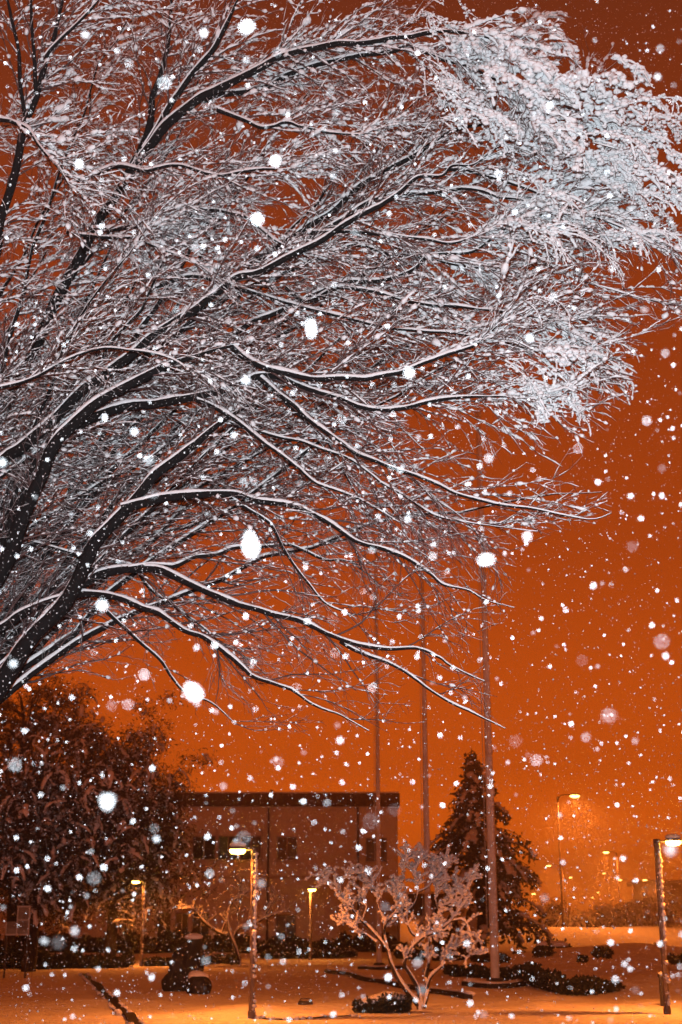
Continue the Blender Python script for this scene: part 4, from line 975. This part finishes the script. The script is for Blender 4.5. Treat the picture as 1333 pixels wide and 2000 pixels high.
# ------------------------------------------------------------------ conifer
YC = 76.0
cb = at(940, 1840, YC); ctop = at(921, 1462, YC)
Hc = ctop[2]; cx0 = at(938, 1700, YC)[0]
root = empty('conifer', (cx0, YC, 0), 'dark snow-dusted conifer behind the thickest flagpole', 'tree')
mb = MB(); tq = np.array([(cx0, YC, -0.2), (cx0, YC, Hc * 0.4), (cx0 - 0.2, YC, Hc * 0.7), (ctop[0], YC, Hc)])
mb.tubes(resample(tq, 0.4)[None], np.linspace(0.26, 0.02, len(resample(tq, 0.4)))[None], 8); mb.build('trunk', M_BARK2, root)
hw = lambda z: np.interp(z / Hc, [0.08, 0.2, 0.35, 0.5, 0.62, 0.75, 0.86, 0.95, 1.0], [3.0, 3.1, 2.75, 2.3, 1.9, 1.25, 0.7, 0.34, 0.08])
n = 240
zz = rng.uniform(0.07, 0.985, n) * Hc; an_ = rng.uniform(0, 2 * pi, n)
axx = np.interp(zz, [0, Hc * 0.4, Hc * 0.7, Hc], [cx0, cx0, cx0 - 0.2, ctop[0]])
Lb = hw(zz) * rng.uniform(0.5, 1.3, n)
P0 = np.stack([axx, np.full(n, YC), zz + 0.25 * Lb], -1)
D0 = np.stack([np.cos(an_), np.sin(an_), np.full(n, 0.05)], -1)
B = grow(P0, D0, Lb * 1.12, 10, 0.05, 0.28)
mb = MB(); mb.tubes(B, np.linspace(0.035, 0.008, 10)[None] * np.ones((n, 1)), 4, cap=False); o = mb.build('boughs', M_BARK2, root); o['kind'] = 'stuff'
p, t, f, i_ = spots(B, 0.035, 0.12, 1.0)
p = p + rng.normal(0, 1, p.shape) * np.array([0.10, 0.10, 0.06]) - np.array([0, 0, 1]) * rng.uniform(0, 0.30, (len(p), 1))
mb = MB(); cards(mb, p, 0.26, 0.8, 0.7, 0.30); print('needles', len(p)); o = mb.build('crown', M_NEEDLE, root, smooth=False); o['kind'] = 'stuff'
sel = (zz < Hc * 0.92) & (rng.uniform(0, 1, n) < np.interp(zz / Hc, [0, 0.55, 0.9], [0.9, 0.55, 0.3])); Bs = densify(B[sel][:, 4:], 12)
rr = 0.080 * rng.uniform(0.1, 1.5, Bs.shape[:2]); rr[:, 0] *= 0.2
mb = MB(); mb.tubes(Bs, rr, 6, up_off=rr * 0.9 + 0.02, wscale=np.full(rr.shape, 1.9), hscale=np.ones(rr.shape), jit=0.2); o = mb.build('bough_snow', M_SNOW, root); o['kind'] = 'stuff'

# ------------------------------------------------------------------ broad evergreen trees on the left
def broad_tree(cpx, cpy, Yd, rx, rz, label, n_clump, snow_frac, leaf=0.11, group='dark trees in front of the building', per=64):
    c = at(cpx, cpy, Yd); m_ = ppm(Yd); rx, rz = rx * m_, rz * m_
    base = np.array([c[0], Yd, gz(c[0], Yd)])
    root = empty('broad_tree', base, label, 'tree', group)
    q = resample(np.array([base - np.array([0, 0, 0.2]), base + np.array([0.1, 0, c[2] * 0.4]), c + np.array([0, 0, rz * 0.5])]), 0.3)
    mb = MB(); mb.tubes(q[None], np.linspace(0.28, 0.06, len(q))[None], 9); mb.build('trunk', M_BARK2, root)
    nl = 16; ang = rng.uniform(0, 2 * pi, nl); el = rng.uniform(-0.2, 1.2, nl)
    tips = c + np.stack([np.cos(ang) * np.cos(el) * rx, np.sin(ang) * np.cos(el) * rx * 0.8, np.sin(el) * rz], -1) * 0.85
    for tpt in tips:
        j = rng.integers(int(len(q) * 0.35), len(q) - 1)
        L = resample(np.array([q[j], (q[j] + tpt) / 2 + np.array([0, 0, 0.3]), tpt]), 0.3)
        mb = MB(); mb.tubes(L[None], np.linspace(0.09, 0.02, len(L))[None], 6); mb.build('branch', M_BARK2, root)
    d = norm(rng.normal(0, 1, (n_clump, 3))); rad = rng.uniform(0.30, 1.0, (n_clump, 1)) ** 0.6
    lob = 1 + 0.38 * np.sin(d[:, :1] * 6 + cpx) * np.sin(d[:, 2:] * 7 + 1) + 0.20 * np.sin(d[:, 1:2] * 11 + d[:, :1] * 8)
    cl = c + d * rad * lob * np.array([rx, rx * 0.8, rz])
    cl = cl[cl[:, 2] > 1.2]
    P = np.repeat(cl, per, 0) + rng.normal(0, 1, (len(cl) * per, 3)) * np.array([0.28, 0.28, 0.20])
    mb = MB(); cards(mb, P, leaf * 1.8, 0.8, 0.5, 0.10); o = mb.build('crown', M_LEAF, root, smooth=False); o['kind'] = 'stuff'
    # snow pads lie on the upper side of some clumps, in drooping tongues
    sel = cl[rng.uniform(0, 1, len(cl)) < snow_frac]
    S = grow(sel + np.array([0, 0, 0.22]), np.stack([rng.normal(0, 1, len(sel)), rng.normal(0, 1, len(sel)) - 0.4, rng.uniform(-0.5, 0.2, len(sel))], -1), rng.uniform(0.35, 1.1, len(sel)), 6, 0.2, 0.6)
    rr = rng.uniform(0.02, 0.085, S.shape[:2]); rr[:, 0] *= 0.5; rr[:, -1] *= 0.5
    mb = MB(); cards(mb, np.repeat(sel, 7, 0) + rng.normal(0, 0.25, (len(sel) * 7, 3)) + np.array([0, 0, 0.12]), leaf * 1.7, 0.6, 0.5, 0.16)
    mb.tubes(S, rr, 6, wscale=np.full(rr.shape, 1.5), hscale=np.full(rr.shape, 0.8), jit=0.25); o = mb.build('crown_snow', M_SNOW, root); o['kind'] = 'stuff'
broad_tree(70, 1640, 52, 190, 130, 'broad dark evergreen at the left edge with snow tongues', 1000, 0.75)
broad_tree(225, 1610, 62, 150, 190, 'taller dark evergreen right of the one at the left edge', 900, 0.65)
broad_tree(40, 1490, 66, 180, 205, 'tallest dark evergreen behind, its top under the lowest branches', 700, 0.7)
for a in [(1205, 1800, 130, 62, 32, 'wide snowy shrub-like tree far right of the tallest street light', 420, 1.0), (1270, 1792, 140, 50, 30, 'rounded snowy tree far off left of the rightmost lamp', 380, 1.0), (1085, 1800, 125, 34, 40, 'slim hazy tree at the foot of the tallest street light', 260, 0.6), (1140, 1815, 118, 40, 22, 'low hazy snowy tree in the middle distance right of the tallest pole', 260, 0.9)]:
    broad_tree(*a, leaf=0.20, per=4, group='snowy trees beyond the mounds')

# ------------------------------------------------------------------ falling snow
def flake_mesh(seed, sub=I2, lobes=3, fm=None):
    r = np.random.default_rng(seed); V, F = sub
    # union-like field of a few lobes gives a wet, clotted flake
    d = np.ones(len(V))
    for _ in range(lobes):
        k = norm(r.normal(0, 1, 3)); d = np.maximum(d, 0.72 + 0.75 * np.clip(V @ k, 0, 1) ** 3 * r.uniform(0.5, 1.0))
    W = lump(V * d[:, None] * 0.9, 0.20, seed + 100, 2.2) * r.uniform(0.8, 1.15, 3)
    me = bpy.data.meshes.new('snowflake'); me.from_pydata(W.tolist(), [], F.tolist())
    me.polygons.foreach_set('use_smooth', np.ones(len(F), bool)); me.materials.append(fm or M_FLAKE); me.update()
    return me
FMS = {k: [flake_mesh(s, I2, 2 + s % 3, k) for s in range(8)] for k in (M_THICK, M_MID, M_THIN)}
BIG = [  # x, y, width, height in photograph pixels, label
 (490, 1062, 40, 66, 'largest teardrop-shaped snowflake, below the middle branches'), (378, 1351, 48, 44, 'big round cloud-like snowflake over the lowest branch ends'),
 (950, 1093, 40, 28, 'large oval snowflake right of the branch tips, in front of the flagpole top'), (210, 1567, 34, 38, 'large heart-shaped snowflake in front of the dark evergreens'),
 (483, 52, 38, 36, 'large snowflake near the top edge, left of the middle'), (503, 428, 32, 30, 'large white snowflake in the middle of the upper branches'),
 (539, 314, 28, 26, 'round snowflake between the upper branches, above the middle one'), (321, 162, 22, 32, 'tall oval snowflake before the steep upper limb'),
 (184, 1715, 26, 26, 'bright snowflake upper left of the far left lamp'), (115, 1841, 28, 28, 'brightest of the cluster of flakes above the left hedge'),
 (725, 1604, 20, 26, 'oval snowflake before the building corner'), (476, 1637, 22, 20, 'bright snowflake right above the near lamp head'),
 (1190, 1398, 42, 20, 'wide ragged snowflake alone in the orange sky on the right'), (1293, 1253, 22, 22, 'round snowflake at the right edge of the orange sky'),
 (1278, 1898, 28, 24, 'bright snowflake touching the rightmost garden lamp'), (1217, 1937, 28, 24, 'bright snowflake in front of the dark low hedge'),
 (608, 640, 14, 48, 'tall double snowflake in the middle of the crown'), (30, 1495, 22, 24, 'bright snowflake at the left edge before the dark evergreens')]
MORE = [(399, 65, 26), (168, 68, 22), (87, 1838, 20), (147, 1818, 20), (291, 898, 22), (263, 843, 18), (541, 102, 20), (481, 118, 16), (656, 220, 18), (1008, 1448, 20), (955, 895, 18), (800, 729, 22), (1035, 660, 20), (5, 903, 20),
        (383, 485, 20), (155, 320, 24), (974, 340, 20), (693, 455, 16), (690, 405, 14), (848, 603, 14), (1130, 875, 15), (770, 1582, 15), (543, 1488, 18), (218, 1378, 16), (250, 1376, 18), (282, 1318, 20), (201, 1183, 22), (300, 965, 18),
        (815, 1880, 18), (752, 1770, 18), (1048, 1485, 20), (1145, 1440, 18), (1310, 1660, 30), (1080, 580, 16), (1075, 205, 18), (1285, 150, 20), (1300, 690, 16), (1260, 605, 20), (727, 1075, 16), (728, 1343, 16), (410, 1706, 15), (402, 1876, 16),
        (302, 1618, 14), (650, 1212, 14), (655, 1275, 14), (477, 940, 16), (497, 942, 14), (1030, 1048, 20), (845, 1086, 18), (766, 912, 14), (668, 820, 14), (640, 895, 12), (457, 850, 16), (252, 125, 16), (205, 175, 16), (402, 208, 14),
        (1293, 915, 12), (1235, 1068, 12), (1195, 525, 14), (905, 485, 12), (720, 1700, 12), (580, 1343, 12), (437, 1535, 14), (1137, 1290, 12), (1290, 95, 14), (1035, 20, 12)]
def put_flake(px, py, w, h, d, label, group=None, fm=None):
    p = at(px, py, d); m_ = ppm(d)
    fm = fm or [M_THICK, M_MID, M_THIN][rng.choice(3, p=[0.3, 0.35, 0.35])]
    me = FMS[fm][rng.integers(0, 8)]
    o = bpy.data.objects.new('snowflake', me); COL.objects.link(o)
    o.location = Vector(p); o.scale = (w / 2 * m_, min(w, h) / 2 * m_, h / 2 * m_); o.rotation_euler = (0, rng.uniform(-0.5, 0.5), rng.uniform(0, 6.28))
    tag(o, label, 'snowflake', group)
    return o
def shaped(kind):
    me = FMS[M_THICK][0].copy(); co = np.array([v.co for v in me.vertices]); V = norm(co)
    if kind == 'teardrop':
        t = np.clip((V[:, 2] + 1) / 2, 0, 1); r = np.interp(t, [0, 0.35, 0.8, 1], [1.05, 1.05, 0.55, 0.25]); co = np.stack([V[:, 0] * r - 0.35 * t ** 2 + 0.1, V[:, 1] * r, V[:, 2] * 1.0], -1)
    else:
        co = V * (0.92 + 0.42 * np.clip(np.abs(V[:, :1]) * np.clip(V[:, 2:] + 0.1, 0, 1) * 1.6, 0, 1) - 0.25 * np.clip(1 - np.abs(V[:, :1]) * 3.5, 0, 1) * np.clip(V[:, 2:], 0, 1) + 0.18 * np.clip(-V[:, 2:] - 0.5, 0, 1))
    me.vertices.foreach_set('co', co.astype(np.float32).ravel()); me.update()
    return me
for (px, py, w, h, lab) in BIG:
    d = rng.uniform(1.0, 1.5)
    blur = 18.0 / d
    put_flake(px, py, max(w - blur, 8) * 0.92, max(h - blur, 8) * 0.92, d, lab, 'falling snowflakes', M_THICK)
    for kd in ('teardrop', 'heart'):
        if kd in lab:
            o = COL.objects[-1]; o.data = shaped(kd); o.rotation_euler = (0, 0, 0)
def zone(px, py):
    if py > 1830: return 'blurred white snowflake drifting in front of the snowy ground', 'flakes before the ground'
    if py > 1480 and px < 860: return 'blurred white snowflake drifting in front of the building and dark trees', 'flakes before the building'
    if inside(np.array([px]), np.array([py]), CANOPY)[0]: return 'blurred white snowflake drifting in front of the snowy branches', 'flakes before the branches'
    return 'blurred white snowflake drifting in the open orange sky', 'flakes in the open sky'
cnt = len(BIG)
for (px, py, w) in MORE:
    d = rng.uniform(1.3, 2.2); w2 = max(w - 16.0 / d, 5)
    put_flake(px, py, w2, w2 * rng.uniform(0.85, 1.25), d, *zone(px, py)); cnt += 1
while cnt < 300:
    d = (rng.uniform(1.4 ** 3, 3.8 ** 3)) ** (1 / 3); px, py = rng.uniform(0, 1333), rng.uniform(0, 2000)
    w2 = rng.uniform(0.003, 0.0075) / ppm(d)
    put_flake(px, py, w2, w2 * rng.uniform(0.75, 1.3), d, *zone(px, py)); cnt += 1
# the countless rest, one mass
N = 16000
d = rng.uniform(2.2 ** 3, 13.0 ** 3, N) ** (1 / 3); d[:900] = rng.uniform(2.2, 6.5, 900)
C = at(rng.uniform(-120, 1450, N), rng.uniform(-80, 2060, N), d)
C = C[C[:, 2] > 0.05]
mb = MB(); blobs(mb, C, rng.uniform(0.0013, 0.0036, len(C)), I0, 0.22)
NF = 44000
d = rng.uniform(13.0 ** 2, 60.0 ** 2, NF) ** 0.5
C = at(rng.uniform(-60, 1400, NF), rng.uniform(-80, 1990, NF), d); C = C[C[:, 2] > 0.05]
blobs(mb, C, rng.uniform(0.0045, 0.0125, len(C)), OCT, 0.22)
for hd in LAMP_HEADS:          # the flakes that drift through the lamplight
    n = 500
    C = hd + norm(rng.normal(0, 1, (n, 3))) * (rng.uniform(0.3 ** 2, 2.6 ** 2, (n, 1)) ** 0.5) * np.array([1, 1, 1.0]); C = C[(C[:, 2] > 0.1) & (C[:, 2] < hd[2] + 0.6)]
    blobs(mb, C, rng.uniform(0.006, 0.011, len(C)), I0, 0.2)
o = mb.build('falling_snow', M_FLAKE, smooth=True)
tag(o, 'countless small flakes of snow falling through the night air', 'snow', kind='stuff')

# ------------------------------------------------------------------ the snowy air itself
hb = MB(); hb.box((0, 300, 11.0), (1240, 760, 26.0))
vm = bpy.data.materials.new('haze'); vm.use_nodes = True; n = vm.node_tree; n.nodes.clear()
pv = n.nodes.new('ShaderNodeVolumePrincipled'); mo = n.nodes.new('ShaderNodeOutputMaterial')
pv.inputs['Color'].default_value = (0.99, 0.99, 0.99, 1); pv.inputs['Density'].default_value = 0.0034; pv.inputs['Anisotropy'].default_value = 0.93
n.links.new(pv.outputs[0], mo.inputs['Volume'])
o = hb.build('haze', vm, smooth=False)
tag(o, 'thin snowy haze filling the night air', 'haze', kind='stuff')
